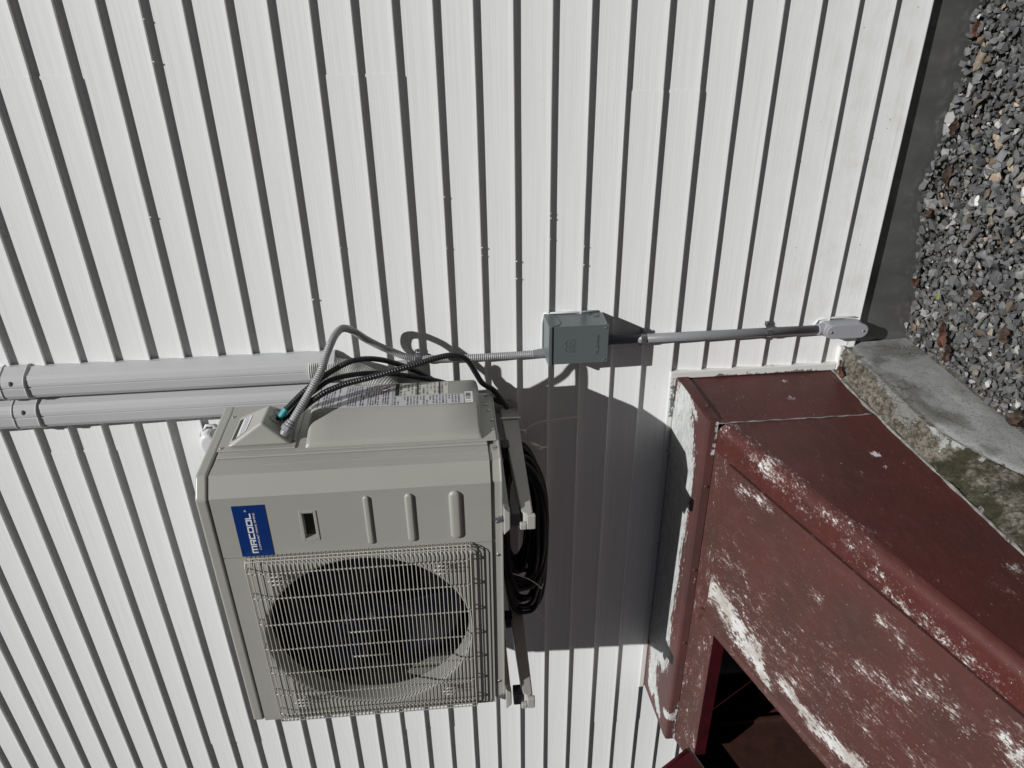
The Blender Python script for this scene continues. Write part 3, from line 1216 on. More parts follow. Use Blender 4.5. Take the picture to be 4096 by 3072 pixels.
# =================================================================== line-set covers
def lineset(x0, x1, zb, zt, zc, label, dx):
    """hollow PVC channel with rounded shoulders and a clip groove, plus the wider joining band"""
    e = empty('line_cover', ((x0 + x1) / 2, -.01, zb), label, 'pipe cover', 'vertical pipe covers on the siding')

    def prof(o):
        w = x1 - x0
        pr = [(x1 + o, -.012), (x1 + o, -.026), (x1 - .004 + o, -.034), (x1 - .013 + o * .7, -.058), (x1 - .022, -.066 - o), (x1 - .034, -.0705 - o), (x0 + w * .55, -.0715 - o),
              (x0 + w * .545, -.0700 - o), (x0 + w * .50, -.0690 - o), (x0 + w * .49, -.0712 - o), (x0 + .022, -.0705 - o), (x0 + .012, -.066 - o), (x0 + .005 - o * .7, -.056), (x0 - o, -.034), (x0 - o, -.012)]
        return pr

    def shape(o, a, b):
        return prism_m([(q[0], q[1]) for q in prof(o)], 'z', a, b)
    link('channel', shape(0, zb, zt), M['lineset'], e)
    band = link('joining_band', shape(.004, zc, zc + .075), M['lineset'], e, bevel=.002)
    m2_ = wm(e)
    for zz in (zc + .002, zc + .072):
        pr = [(q[0], q[1], zz) for q in prof(.0048)]
        rb = link('band_rim', tube_m(pr, .0022, 6), M['lineset'], None, smooth=True)
        base_ = rb.location.copy()
        rb.parent = band
        rb.matrix_basis = wm(band).inverted() @ Matrix.Translation(base_)
    nt = link('band_slot', box_m(x1 - .038, x1 - .022, -.0768, -.060, zc + .034, zc + .045), M['slot'], None, bevel=.005, seg=3)
    base_ = nt.location.copy()
    nt.parent = band
    nt.matrix_basis = wm(band).inverted() @ Matrix.Translation(base_)
    return e


lineset(-.083, .010, 1.683, 4.1, 2.588, 'pale grey vertical pipe cover ending above the black cables', 0)
lineset(-.187, -.0895, 1.60, 4.1, 2.583, 'pale grey vertical pipe cover running down behind the air conditioner lid', 0)
dct = tube_m(catmull([(-.036, -.042, 1.76), (-.038, -.044, 1.70), (-.045, -.052, 1.65), (-.060, -.075, 1.59), (-.085, -.105, 1.53), (-.13, -.125, 1.47)], 8), .034, 20, rib=(.0065, .003))
tag(link('ribbed_sleeve', dct, M['duct'], smooth=False), 'white ribbed flexible sleeve emerging below the pipe cover', 'sleeve')
# white wall cap half hidden by the lid
wc = empty('outlet_elbow', (-.285, -.01, 2.09), 'white rounded outlet elbow with messy caulk beside the pipe covers', 'outlet')
link('cap', prism_m([(-.285 + .042 * math.cos(a) * (1.0), 2.112 + .030 * math.sin(a)) for a in [k * math.pi / 10 for k in range(20)]], 'y', -.062, -.012), M['trim'] if False else M['white'], wc, bevel=.012, seg=4)
link('caulk_bead', tube_m([(-.285 + (.047 + .004 * math.sin(k * 2.3)) * math.cos(k * math.pi / 12), -.0125, 2.112 + (.035 + .004 * math.sin(k * 1.7)) * math.sin(k * math.pi / 12)) for k in range(24)], .005, 6, True), M['caulk'], wc, smooth=True)

# =================================================================== conduit, cables
FLEX = [(-0.030, -0.392, 1.778), (-0.023, -0.395, 1.768), (0.016, -0.375, 1.738), (0.065, -0.34, 1.7), (0.096, -0.3, 1.677), (0.116, -0.26, 1.668), (0.132, -0.225, 1.658), (0.143, -0.19, 1.648), (0.142, -0.15, 1.637), (0.132, -0.125, 1.624), (0.109, -0.1, 1.606), (0.072, -0.078, 1.577), (0.035, -0.058, 1.539), (0.005, -0.045, 1.497), (-0.013, -0.038, 1.469), (-0.026, -0.032, 1.429), (-0.030, -0.03, 1.38), (-0.033, -0.03, 1.288), (-0.033, -0.03, 1.207), (-0.032, -0.03, 1.121), (-0.030, -0.032, 1.036)]
fx = empty('flexible_conduit', (-.03, -.03, 1.03), 'grey flexible conduit looping from the wiring hood down to the metal box', 'conduit')
link('conduit_jacket', tube_m(catmull(FLEX, 8), .0108, 16, rib=(.0058, .0005)), M['flex'], fx, smooth=True)
d0 = (Vector(FLEX[2]) - Vector(FLEX[1])).normalized()
p0 = Vector(FLEX[1]) - d0 * .012
link('connector_nut', join_m([cyl_m(p0, d0, .0185, .014, 8), cyl_m(p0 + d0 * .014, d0, .016, .008, 20), cyl_m(p0 + d0 * .022, d0, .0138, .008, 20), cyl_m(p0 - d0 * .014, d0, .015, .014, 16)]), M['pvc'], fx, bevel=.0015)
link('box_connector', join_m([cyl_m((-.030, -.032, 1.033), (0, 0, 1), .0145, .022, 16), cyl_m((-.030, -.032, 1.0555), (0, 0, 1), .0128, .012, 8)]), M['pvc'], fx)

CABS = [
    ([(-0.036, -0.360, 1.822), (-0.032, -0.36, 1.811), (-0.006, -0.355, 1.789), (0.038, -0.34, 1.74), (0.062, -0.325, 1.704), (0.070, -0.31, 1.685), (0.082, -0.28, 1.647), (0.091, -0.255, 1.606), (0.084, -0.23, 1.565), (0.066, -0.205, 1.527), (0.039, -0.18, 1.489), (-0.004, -0.15, 1.436), (-0.041, -0.13, 1.398), (-0.08, -0.12, 1.353), (-0.112, -0.12, 1.25), (-.15, -.14, 1.16)],
     'black cable arching highest from the wiring hood and dropping behind the unit', .0080),
    ([(-0.030, -0.345, 1.790), (-0.021, -0.345, 1.776), (-0.002, -0.34, 1.758), (0.024, -0.325, 1.726), (0.046, -0.312, 1.69), (0.056, -0.295, 1.663), (0.055, -0.27, 1.619), (0.038, -0.23, 1.556), (0.008, -0.19, 1.491), (-0.018, -0.165, 1.437), (-0.051, -0.14, 1.366), (-0.084, -0.13, 1.308), (-.13, -.15, 1.17)],
     'black cable lying lowest over the wiring labels and dropping behind the unit', .0074),
    ([(-0.030, -0.372, 1.782), (-0.025, -0.372, 1.772), (0.005, -0.366, 1.742), (0.030, -0.355, 1.704), (0.047, -0.345, 1.672), (0.053, -0.333, 1.645), (0.058, -0.32, 1.612), (0.068, -0.305, 1.535), (0.077, -0.295, 1.481), (0.083, -0.28, 1.427), (0.089, -0.26, 1.373), (0.089, -0.245, 1.331), (0.080, -0.235, 1.301), (0.055, -0.225, 1.277), (0.010, -0.215, 1.257), (-0.030, -0.205, 1.238), (-0.062, -0.195, 1.205), (-0.14, -0.17, 1.165)],
     'black cable arching out past the labels and hooking round the bottom corner of the unit', .0082),
]
for pts, lb, r in CABS:
    c = empty('black_cable', pts[-1], lb, 'cable', 'black cables leaving the wiring hood')
    cp = catmull(pts, 8)
    link('cable_jacket', tube_m(cp, r, 12), M['cable'], c, smooth=True)
    if r > .0076:
        d0 = (Vector(pts[2]) - Vector(pts[1])).normalized()
        link('tape_band', cyl_m(Vector(pts[1]) + d0 * .022, d0, r + .0012, .032, 16), M['teal'], c)
        link('cable_clamp', join_m([cyl_m(Vector(pts[1]) - d0 * .010, d0, r + .004, .012, 14), cyl_m(Vector(pts[1]) - d0 * .014, d0, r + .007, .006, 8)]), M['steel'], c)

# coil of spare cable hung under the unit
coil = empty('cable_coil', (-.55, -.22, 1.04), 'bundle of black cable coiled in long loops below the air conditioner', 'cable coil')
specs = [(-.262, -.945, 1.040, 1.180, -.215), (-.270, -.930, 1.048, 1.185, -.232), (-.28, -.915, 1.044, 1.18, -.196), (-.265, -.790, 1.054, 1.18, -.25), (-.275, -.775, 1.062, 1.182, -.265),
         (-.29, -.765, 1.058, 1.185, -.18), (-.27, -.80, 1.072, 1.185, -.24), (-.285, -.755, 1.080, 1.185, -.222), (-.30, -.74, 1.088, 1.185, -.205), (-.275, -.78, 1.050, 1.182, -.275), (-.29, -.90, 1.056, 1.18, -.175),
         (-.28, -.86, 1.064, 1.17, -.205), (-.275, -.83, 1.075, 1.175, -.19), (-.29, -.77, 1.095, 1.18, -.235), (-.30, -.72, 1.102, 1.18, -.255), (-.31, -.70, 1.11, 1.18, -.215), (-.285, -.885, 1.05, 1.175, -.16), (-.30, -.76, 1.07, 1.18, -.17)]
for k in range(14):
    q = specs[k % 11]
    specs.append((q[0] - RND.uniform(.0, .03), q[1] + RND.uniform(-.012, .05), q[2] + RND.uniform(.006, .03), q[3], q[4] + RND.uniform(-.02, .02)))
for i, (xr, xl, zb, zt, y) in enumerate(specs):
    pts = []
    n = 44
    for k in range(n):
        a = 2 * math.pi * k / n
        c, s = math.cos(a), math.sin(a)
        cx = (xr + xl) / 2 + (xr - xl) / 2 * math.copysign(abs(c) ** .82, c)
        k2 = max(0, c)
        hh = (zt - zb) / 2 * (1 - .45 * k2 ** 3)
        cz = (zb + zt) / 2 + .018 * k2 ** 2 + hh * math.copysign(abs(s) ** .66, s)
        yy = y + .010 * math.sin(a * 2 + i * 1.3) + .007 * math.sin(a * 3 + i)
        pts.append((cx, yy, cz + .003 * math.sin(a * 3 + i * 2)))
    link('cable_loop', tube_m(pts, .0068, 10, True), M['cable'], coil, smooth=True)


def ribbon_m(pts, w, t, up=(0, 1, 0)):
    pts = [Vector(p) for p in pts]
    v, f = [], []
    for i, p in enumerate(pts):
        T = (pts[min(i + 1, len(pts) - 1)] - pts[max(i - 1, 0)]).normalized()
        U = Vector(up)
        U = (U - T * U.dot(T)).normalized()
        N = T.cross(U)
        v += [p + N * w / 2 + U * t / 2, p - N * w / 2 + U * t / 2, p - N * w / 2 - U * t / 2, p + N * w / 2 - U * t / 2]
    for i in range(len(pts) - 1):
        for k in range(4):
            f.append((i * 4 + k, i * 4 + (k + 1) % 4, i * 4 + 4 + (k + 1) % 4, i * 4 + 4 + k))
    f += [(3, 2, 1, 0), tuple(range(len(pts) * 4 - 4, len(pts) * 4))]
    return mesh(v, f)


z1_ = empty('cable_tie', (-.276, -.1, 1.10), 'white nylon cable tie round the bracket arm with a long tail over the siding', 'cable tie')
link('tie_tail', ribbon_m(catmull([(-0.276, -0.1, 1.107), (-0.26, -0.1, 1.086), (-0.245, -0.1, 1.052), (-0.242, -0.1, 1.027), (-0.237, -0.1, 0.977), (-0.233, -0.1, 0.922)], 5), .008, .0015), M['nylon'], z1_)
link('tie_head', box_m(-.284, -.270, -.107, -.094, 1.100, 1.112), M['nylon'], z1_, bevel=.002)
link('tie_loop', ribbon_m([(-.276, -.1, 1.106), (-.2215, -.1, 1.118), (-.2205, -.1, 1.180), (-.2655, -.1, 1.182), (-.2665, -.1, 1.120), (-.276, -.1, 1.106)], .0015, .007), M['nylon'], z1_)
z2_ = empty('cable_tie', (-.75, -.25, 1.07), 'thin cable tie cinching the black coil with its pale tail pointing down left', 'cable tie')
link('tie_loop', tube_m(catmull([(-.705, -.285, 1.172), (-.733, -.288, 1.117), (-.760, -.29, 1.085), (-.784, -.285, 1.070), (-.79, -.26, 1.06)], 6), .0016, 6), M['nylon'], z2_, smooth=True)
link('tie_tail', ribbon_m([(-.90, -.2, 1.110), (-.945, -.2, 1.095), (-1.04, -.2, 1.040)], .006, .0012), M['nylon'], z2_)
bm = bmesh.new()
vv = []
for i in range(7):
    row_ = []
    for j in range(4):
        u, v = i / 6, j / 3
        row_.append(bm.verts.new((-.318 - .022 * v - .012 * u, -.10 + .012 * math.sin(5 * u + 3 * v), 1.085 - .032 * v + .01 * math.sin(4 * u) - .018 * u + .006 * RND.uniform(-1, 1))))
    vv.append(row_)
for i in range(6):
    for j in range(3):
        bm.faces.new((vv[i][j], vv[i + 1][j], vv[i + 1][j + 1], vv[i][j + 1]))
pso = link('plastic_scrap', bmmesh(bm), M['nylon'])
pso.modifiers.new('thick', 'SOLIDIFY').thickness = .0008
tag(pso, 'crumpled pale plastic scrap caught in the top of the black coil', 'scrap')

# =================================================================== disconnect box
bx0, bx1, bz0, bz1, bd = -.0323, .0954, .8472, 1.0291, -.1102
bx = empty('disconnect_box', (.03, -.05, bz0), 'grey-green metal electrical disconnect box on the white siding', 'electrical box')
link('box_body', box_m(bx0 + .003, bx1 - .0015, bd + .004, -.0135, bz0 + .002, bz1 - .014), M['boxgrey'], bx, bevel=.002)
link('front_cover', prism_m([(bd + .0035, bz0), (bd, bz0), (bd + .002, bz1 - .010), (bd + .0055, bz1 - .010)], 'x', bx0, bx1), M['boxgrey'], bx, bevel=.0012)
cov = bx.children[-1]
hood_ = prism_m([(-.0136, bz1 + .006), (bd - .002, bz1 + .001), (bd - .002, bz1 - .009), (bd + .001, bz1 - .009), (bd + .004, bz1 - .0135), (-.0136, bz1 - .0135)], 'x', bx0 - .005, bx1 + .001)
link('box_hood', hood_, M['boxgrey'], bx, bevel=.0015)
flap = prism_m([(-.020, bz1 - .012), (bd + .004, bz1 - .012), (bd + .014, bz1 - .033), (bd + .030, bz1 - .037), (-.030, bz1 - .028)], 'x', bx1 - .001, bx1 + .0012)
link('hood_flap', flap, M['boxgrey'], bx)
for rr in (.0165, .012):
    link('knockout_ring', tube_m([(bx1 - .001, -.034 + rr * math.cos(k * .2618), .880 + rr * math.sin(k * .2618)) for k in range(24)], .0009, 5, True), M['boxgrey'], bx, smooth=True)
for x_, z_ in ((bx0 + .010, bz0 + .010), (bx1 - .010, bz0 + .010)):
    link('cover_rivet', cyl_m((x_, bd + .0002, z_), (0, -1, 0), .0032, .0016, 10, dome=1), M['steel'], bx)
link('cover_screw', cyl_m((bx1 - .0015, bd + .008, bz0 + .010), (1, 0, 0), .003, .003, 10), M['steel'], bx)


def arch(x0, x1, z0, z1):
    r = (x1 - x0) / 2
    return [(x0, z0)] + [((x0 + x1) / 2 - r * math.cos(k * math.pi / 8), z1 - r + r * math.sin(k * math.pi / 8)) for k in range(9)] + [(x1, z0)]


ym = bd + .0004
em = []
for a in (arch(.009, .0295, .948, .9795), arch(.0295, .050, .948, .9795), arch(.0155, .0235, .948, .967), arch(.036, .044, .948, .967)):
    em.append(tube_m([(q[0], ym, q[1]) for q in a], .0005, 6))
link('embossed_emblem', join_m(em), M['boxgrey'], bx, smooth=True)
link('embossed_lettering', text_box('MILBANK', -.002, .062, .8775, .8875, ym, .0014), M['boxgrey'], bx)
link('caulk_bead', tube_m([(bx1 + .002, -.0135, bz0 + .02), (bx1 + .003, -.0135, .95), (bx1 + .003, -.0135, bz1 + .004), (bx1 - .03, -.0135, bz1 + .009), (bx0 + .02, -.0135, bz1 + .010), (bx0 - .004, -.0135, bz1 + .008), (bx0 - .006, -.0135, bz1 - .03)], .004, 6), M['caulk'], bx, smooth=True)

# =================================================================== rigid conduit and fittings
cx_ = .0035
cd = empty('conduit_pipe', (cx_, -.032, .13), 'straight grey conduit pipe running down from the metal box', 'conduit')
link('pipe', cyl_m((cx_, -.032, .128), (0, 0, 1), .0145, .7195, 28), M['pvc'], cd, smooth=False)
cd.children[-1].data.shade_smooth()
link('collar', cyl_m((cx_, -.032, .122), (0, 0, 1), .0188, .026, 28), M['lb'], cd, bevel=.002)


def strap(x, z, rr, y, label, mat='steel'):
    s = empty('pipe_strap', (x, y, z - .009), label, 'pipe strap', 'steel pipe straps on the siding')
    pts = [(x + rr + .017, -.0155), (x + rr + .004, -.016)] + [(x + (rr + .0012) * math.cos(a), y - (rr + .0012) * math.sin(a)) for a in [k * math.pi / 10 for k in range(11)]] + [(x - rr - .004, -.016), (x - rr - .017, -.0155)]
    v, f = [], []
    for px_, py_ in pts:
        v += [(px_, py_ - .0012, z - .0085), (px_, py_ - .0012, z + .0085), (px_, py_ + .0006, z + .0085), (px_, py_ + .0006, z - .0085)]
    for i in range(len(pts) - 1):
        for k in range(4):
            f.append((i * 4 + k, i * 4 + (k + 1) % 4, i * 4 + 4 + (k + 1) % 4, i * 4 + 4 + k))
    f += [(3, 2, 1, 0), tuple(range(len(pts) * 4 - 4, len(pts) * 4))]
    link('strap_band', mesh(v, f), M[mat], s)
    for sx_ in (-1, 1):
        link('strap_screw', cyl_m((x + sx_ * (rr + .0115), -.0168, z), (0, -1, 0), .0065, .006, 10, dome=1), M['steel'], s)
    return s


strap(cx_, .719, .0146, -.032, 'steel two-hole strap on the pipe close under the metal box')
strap(cx_, .311, .0146, -.032, 'steel two-hole strap on the pipe above the lower conduit fitting')
strap(-.0265, 1.430, .0114, -.031, 'steel strap holding the flexible conduit to the siding')
lb = empty('conduit_fitting', (0, -.04, -.01), 'pale grey conduit elbow fitting with oval screwed cover near the ground', 'conduit fitting')


def stadium(x, hw, z0, z1, n=8):
    pts = []
    for k in range(n + 1):
        a = math.pi * k / n
        pts.append((x + hw * math.cos(a), z1 - hw + hw * math.sin(a)))
    for k in range(n + 1):
        a = math.pi + math.pi * k / n
        pts.append((x + hw * math.cos(a), z0 + hw + hw * math.sin(a)))
    return pts


link('fitting_body', prism_m(stadium(.0035, .0225, -.006, .136), 'y', -.053, -.008), M['lb'], lb, bevel=.003)
link('fitting_cover', prism_m(stadium(.0035, .0245, -.009, .130), 'y', -.0605, -.0532), M['lb'], lb, bevel=.0025)
link('cover_emboss', text_box('PVC', -.006, .013, .052, .058, -.0603, .0008), M['lb'], lb)
for z in (.113, .008):
    link('cover_screw', cyl_m((.0035, -.0604, z), (0, -1, 0), .0042, .0028, 10, dome=1), M['brass'], lb)
link('caulk_bead', tube_m([(.030, -.0125, -.002), (.034, -.0128, .05), (.033, -.0128, .10), (.029, -.0128, .142), (.012, -.0128, .150), (-.008, -.0128, .147)], .0042, 6), M['caulk'], lb, smooth=True)

# =================================================================== bulkhead (cellar door)
SLP = .325


def zs(y):
    return .54 + SLP * (y + .33)


WLEAF = [((-0.75, -0.394), (-0.812, -0.599), 0.05, 1), ((-0.812, -0.599), (-0.893, -0.694), 0.025, 1), ((-0.799, -0.724), (-0.828, -0.866), 0.025, 0.9), ((-0.831, -0.847), (-0.786, -1.005), 0.03, 1), ((-0.693, -0.514), (-0.777, -0.663), 0.05, 0.55), ((-0.321, -0.946), (-0.323, -1.036), 0.025, 0.5), ((-0.384, -1.06), (-0.392, -1.171), 0.04, 0.5), ((-0.505, -0.931), (-0.465, -1.054), 0.03, 0.45), ((-0.563, -0.425), (-0.587, -0.436), 0.02, 0.7), ((-0.408, -0.745), (-0.417, -0.766), 0.02, 0.6), ((-0.334, -1.268), (-0.363, -1.307), 0.04, 0.7), ((-0.629, -0.463), (-0.701, -0.816), 0.09, 0.35), ((-0.614, -0.889), (-0.599, -1.13), 0.1, 0.33), ((-0.308, -0.448), (-0.275, -0.531), 0.03, 0.5)]
WEDGE = [((-0.164, -0.33), (-0.19, -0.596), 0.022, 0.75), ((-0.19, -0.596), (-0.172, -0.818), 0.022, 0.5), ((-0.193, -0.824), (-0.228, -0.987), 0.03, 0.75), ((-0.235, -0.989), (-0.222, -1.151), 0.025, 0.6), ((-0.222, -1.151), (-0.209, -1.257), 0.025, 0.7), ((-0.176, -0.488), (-0.18, -0.633), 0.02, 0.8)]
WHEAD = [((-0.171, -0.1), (-0.367, -0.15), 0.06, 1), ((-0.25, -.08), (-1.3, -.06), .075, .95), ((-0.30, -.15), (-1.3, -.15), .075, .9), ((-0.367, -0.179), (-0.636, -0.18), 0.06, 1), ((-0.654, -0.17), (-0.965, -0.16), 0.055, 1), ((-0.976, -0.15), (-1.314, -0.15), 0.05, 0.95), ((-1.30, -.09), (-1.55, -.10), .045, .9), ((-1.497, -0.12), (-1.584, -0.191), 0.03, 0.85), ((-1.518, -0.255), (-1.505, -0.285), 0.02, 0.9), ((-0.158, -0.141), (-0.187, -0.206), 0.02, 0.6)]
WSIDE = [((-0.505, 0.165), 0.014, 1.3), ((-0.568, 0.171), 0.007, 1.0), ((-0.075, 0.245), 0.014, .8), ((-0.185, 0.269), 0.02, .8), ((-0.158, 0.427), 0.02, 0.6), ((-0.606, 0.435), 0.010, 0.7), ((-0.888, 0.328), 0.008, 0.9), ((-0.971, 0.298), 0.012, 0.7), ((-1.038, 0.134), 0.02, 0.6), ((-0.968, 0.08), 0.03, 0.7)]

bk = empty('bulkhead', (-.9, -.95, -.02), 'weathered maroon steel cellar bulkhead with peeling paint, its far door open', 'cellar door')


def grid_m(fn, nu, nv, thick=0):
    v = [fn(i / nu, j / nv) for i in range(nu + 1) for j in range(nv + 1)]
    f = [(i * (nv + 1) + j, (i + 1) * (nv + 1) + j, (i + 1) * (nv + 1) + j + 1, i * (nv + 1) + j + 1) for i in range(nu) for j in range(nv)]
    return mesh(v, f)


def plate(name, me, mat, th=.003, parent=bk):
    o = link(name, me, mat, parent)
    s = o.modifiers.new('thick', 'SOLIDIFY')
    s.thickness = th
    s.offset = -1
    return o


# head cap: sheet sloping out from the wall with a turned-down lip
HP = [(-.0225, .590), (-.279, .5715), (-.284, .569), (-.2865, .563), (-.2865, .538)]


def head(u, v):
    x = XL + (XR + .006 - XL) * u
    k = v * 24
    if k <= 20:
        t = k / 20
        y, z = HP[0][0] + (HP[1][0] - HP[0][0]) * t, HP[0][1] + (HP[1][1] - HP[0][1]) * t
    else:
        y, z = HP[int(k) - 20]
    return (x, y, z + .0015 * mnoise.noise(Vector((x * 3, y * 8, 1))))


hm = grid_m(head, 120, 24)
set_attr(hm, 'wear', lambda c: strokes(WHEAD, (c.x, c.y)) if c.z > .56 else (.55 if c.x < -1.42 or -.28 < c.x < -.16 else .12))
plate('head_cap', hm, M['galv'], .0025)
# turned-down flange at the right end of the head cap
hf = grid_m(lambda u, v: (XR + .0075, -.024 - .262 * u, (.590 - .019 * u / 1.0) - .034 * v), 24, 6)
set_attr(hf, 'wear', lambda c: .15)
plate('head_end_flange', hf, M['sidepaint'], .002)
for x in (-.40, -.75, -1.10, -1.45):
    link('rivet', cyl_m((x, -.2885, .549), (0, -1, 0), .007, .004, 10, dome=1), M['framepaint'], bk)
link('rivet', cyl_m((XR + .0095, -.215, .552), (1, 0, 0), .007, .004, 10, dome=1), M['framepaint'], bk)


def zbot(y):
    t = max(0, min(1, (-.3 - y) / 1.5))
    return .056 - .085 * t


# rear right side panel against the house
rs = grid_m(lambda u, v: (XR - .003 + .0015 * mnoise.noise(Vector((0, u * 2, v * 2))), -.02 - .283 * u, .055 + (.556 - .02 * u - .055) * v), 40, 60)
set_attr(rs, 'wear', lambda c: max([.1] + [s * math.exp(-(math.hypot(c.y - q[0], c.z - q[1]) / r) ** 2) for q, r, s in WSIDE]))
plate('rear_side_panel', rs, M['sidepaint'], .0025)
link('sealant_bead', tube_m([(XR + .002 + .0012 * math.sin(k * 2.1), -.304 + .0012 * math.sin(k * 1.3), .066 + .476 * k / 24) for k in range(25)] + [(XR - .006, -.302, .546)], lambda d: .0019 + .0009 * math.sin(d * 90), 6), M['sealant'], bk, smooth=True)
# main right side: tall side rounding over into the sloping flange
YE = -1.92


def side_fn(u, v):
    y = -.309 + (YE + .309) * u
    zt = zs(y) - .004
    R = .030
    zb_ = zbot(y)
    k = v * 60
    if k <= 40:
        x, z = XR, zb_ + (zt - R - zb_) * k / 40
        x += .0035 * mnoise.noise(Vector((y * 2.2, z * 3, 3)))
    elif k <= 50:
        a = (k - 40) / 10 * math.pi / 2
        x, z = XR - R + R * math.cos(a), zt - R + R * math.sin(a)
    else:
        t = (k - 50) / 10
        x, z = XR - R - (.097 - R) * t, zt
        if k > 59.5:
            z -= .012
    return (x, y, z)


sm_ = grid_m(side_fn, 150, 60)


def side_wear(c):
    if c.z > zs(c.y) - .05:
        return strokes([(a, b, r * 1.25, s) for a, b, r, s in WEDGE], (c.x, c.y)) * (.78 + .75 * mnoise.noise(Vector((c.y * 7, c.x * 14, 4)))) + .08
    return max([.04] + [s * math.exp(-(math.hypot(c.y - q[0], c.z - q[1]) / r) ** 2) for q, r, s in WSIDE])


set_attr(sm_, 'wear', side_wear)
plate('side_panel', sm_, M['sidepaint'], .0025)
fsl = []
for k in range(121):
    y = -.02 - 1.86 * k / 120
    fsl.append((XR + .002 + .004 * mnoise.noise(Vector((y * 14, 0, 3))), y, zbot(y) + .006 + .006 * mnoise.noise(Vector((y * 11, 5, 3)))))
link('foot_sealant', tube_m(fsl, lambda d: .0048 + .0048 * mnoise.noise(Vector((d * 19, 2, 8))), 8), M['sealant'], bk, smooth=True)
# head frame strip on the slope below the cap, with its turned-down inner edge
fs = grid_m(lambda u, v: ((XR - .030) + (-1.572 - XR + .030) * u, -.2905 - .116 * v, zs(-.2905 - .116 * v) - .016), 100, 8)
set_attr(fs, 'wear', lambda c: .32 + .25 * mnoise.noise(Vector((c.x * 5, c.y * 9, 2))))
plate('head_frame', fs, M['framepaint'], .0025)
link('head_frame_edge', box_m(-1.572, -.262, -.4095, -.4068, zs(-.4068) - .058, zs(-.4068) - .0165), M['inpaint'], bk)
# left side panel with flange
lp = grid_m(lambda u, v: (XL, -.02 + (YE + .02) * u, zbot(-.02 + (YE + .02) * u) + (zs(min(-.3, -.02 + (YE + .02) * u)) - .02 - zbot(-.02 + (YE + .02) * u)) * v), 40, 10)
set_attr(lp, 'wear', lambda c: .1)
plate('left_side_panel', lp, [M['sidepaint']], .0025)
li = grid_m(lambda u, v: (XL + .006, -.262 + (YE + .262) * u, -.05 + (zs(-.262 + (YE + .262) * u) - .03 + .05) * v), 30, 8)
link('inner_lining', li, M['rustin'], bk)
link('inner_post', box_m(XL + .0065, XL + .03, -.262, -.250, -.05, .50), M['rustin'], bk)
lf_ = grid_m(lambda u, v: (XL + .066 * v, -.29 + (YE + .29) * u, zs(-.29 + (YE + .29) * u) - .016), 40, 3)
set_attr(lf_, 'wear', lambda c: .2)
plate('left_flange', lf_, M['framepaint'], .0025)
# foot frame
link('foot_frame', box_m(XL, XR, YE - .03, YE, -.06, zs(YE) - .005), M['sidepaint'], bk)
set_attr(bk.children[-1].data, 'wear', lambda c: .1)

# closed right leaf
leaf = empty('right_leaf', (-.6, -1.1, .2), None, None)
leaf.parent = bk
leaf.matrix_basis = wm(bk).inverted() @ Matrix.Translation((-.6, -1.1, .2))
leaf['_m'] = [v for r in leaf.matrix_basis for v in r]
LX0, LX1, LY0, LY1 = -.875, -.256, -.374, -1.88


def leaf_fn(u, v):
    x = LX1 + (LX0 - LX1) * u
    y = LY0 + (LY1 - LY0) * v
    return (x, y, zs(y) + .0012 * mnoise.noise(Vector((x * 3, y * 3, 0))))


bpy.data.objects.remove(leaf)
lm = grid_m(leaf_fn, 60, 130)
set_attr(lm, 'wear', lambda c: .07 + strokes([(a, b, r * 1.2, s * 1.0) for a, b, r, s in WLEAF], (c.x, c.y)))
leaf = plate('door_leaf', lm, M['leafdoor'], .0025)


def leafsub(name, me, mat, smooth=False, bevel=0):
    o = link(name, me, mat, None, smooth=smooth, bevel=bevel)
    b_ = o.location.copy()
    o.parent = leaf
    o.matrix_basis = wm(leaf).inverted() @ Matrix.Translation(b_)
    return o


# folded edges of the leaf and its raised border on the right
hemr = grid_m(lambda u, v: (LX1 + .0005, LY0 + (LY1 - LY0) * u, zs(LY0 + (LY1 - LY0) * u) - .016 * v), 60, 2)
set_attr(hemr, 'wear', lambda c: .25)
leafsub('leaf_hem', hemr, M['leafdoor'])
hemt = grid_m(lambda u, v: (LX1 + (LX0 - LX1) * u, LY0 + .0005, zs(LY0) - .016 * v), 40, 2)
set_attr(hemt, 'wear', lambda c: .3)
leafsub('leaf_hem', hemt, M['leafdoor'])
# rolled weather lip along the meeting edge
lipP = [(-.8755, -.0005), (-.877, -.030), (-.888, -.035), (-.896, -.028), (-.902, -.013), (-.911, -.003), (-.922, -.002), (-.932, -.010), (-.939, -.022), (-.943, -.038)]
st = []
for i in range(90):
    y = -.340 + (LY1 + .340) * i / 89
    st.append([(q[0], y, zs(y) + q[1] - .003) for q in lipP])
v_, f_ = sweep_open(lipP, st)
lpm = mesh(v_, f_)
set_attr(lpm, 'wear', lambda c: .20 + .35 * max(0, mnoise.noise(Vector((c.x * 20, c.y * 4, 9)))))
lo_ = leafsub('meeting_lip', lpm, M['leafdoor'], smooth=True)
lo_.modifiers.new('thick', 'SOLIDIFY').thickness = .002
for y in (-.52, -.72, -.95, -1.15):
    leafsub('lip_rivet', cyl_m((-.9170, y, zs(y) - .0055), (0, -.3, 1), .005, .003, 8, dome=1), M['framepaint'])

# open far leaf, hinged on the left flange and thrown back
ca, sa = math.cos(math.radians(118)), math.sin(math.radians(118))
sdir = Vector((0, -1, -SLP)).normalized()
ndir = Vector((0, -SLP, 1)).normalized()
hing = Vector((-1.568, -.392, zs(-.392) - .004))
ldir = (Vector((1, 0, 0)) * ca + ndir * sa)


def open_fn(u, v):
    return tuple(hing + ldir * (.66 * u) + sdir * (1.48 * v))


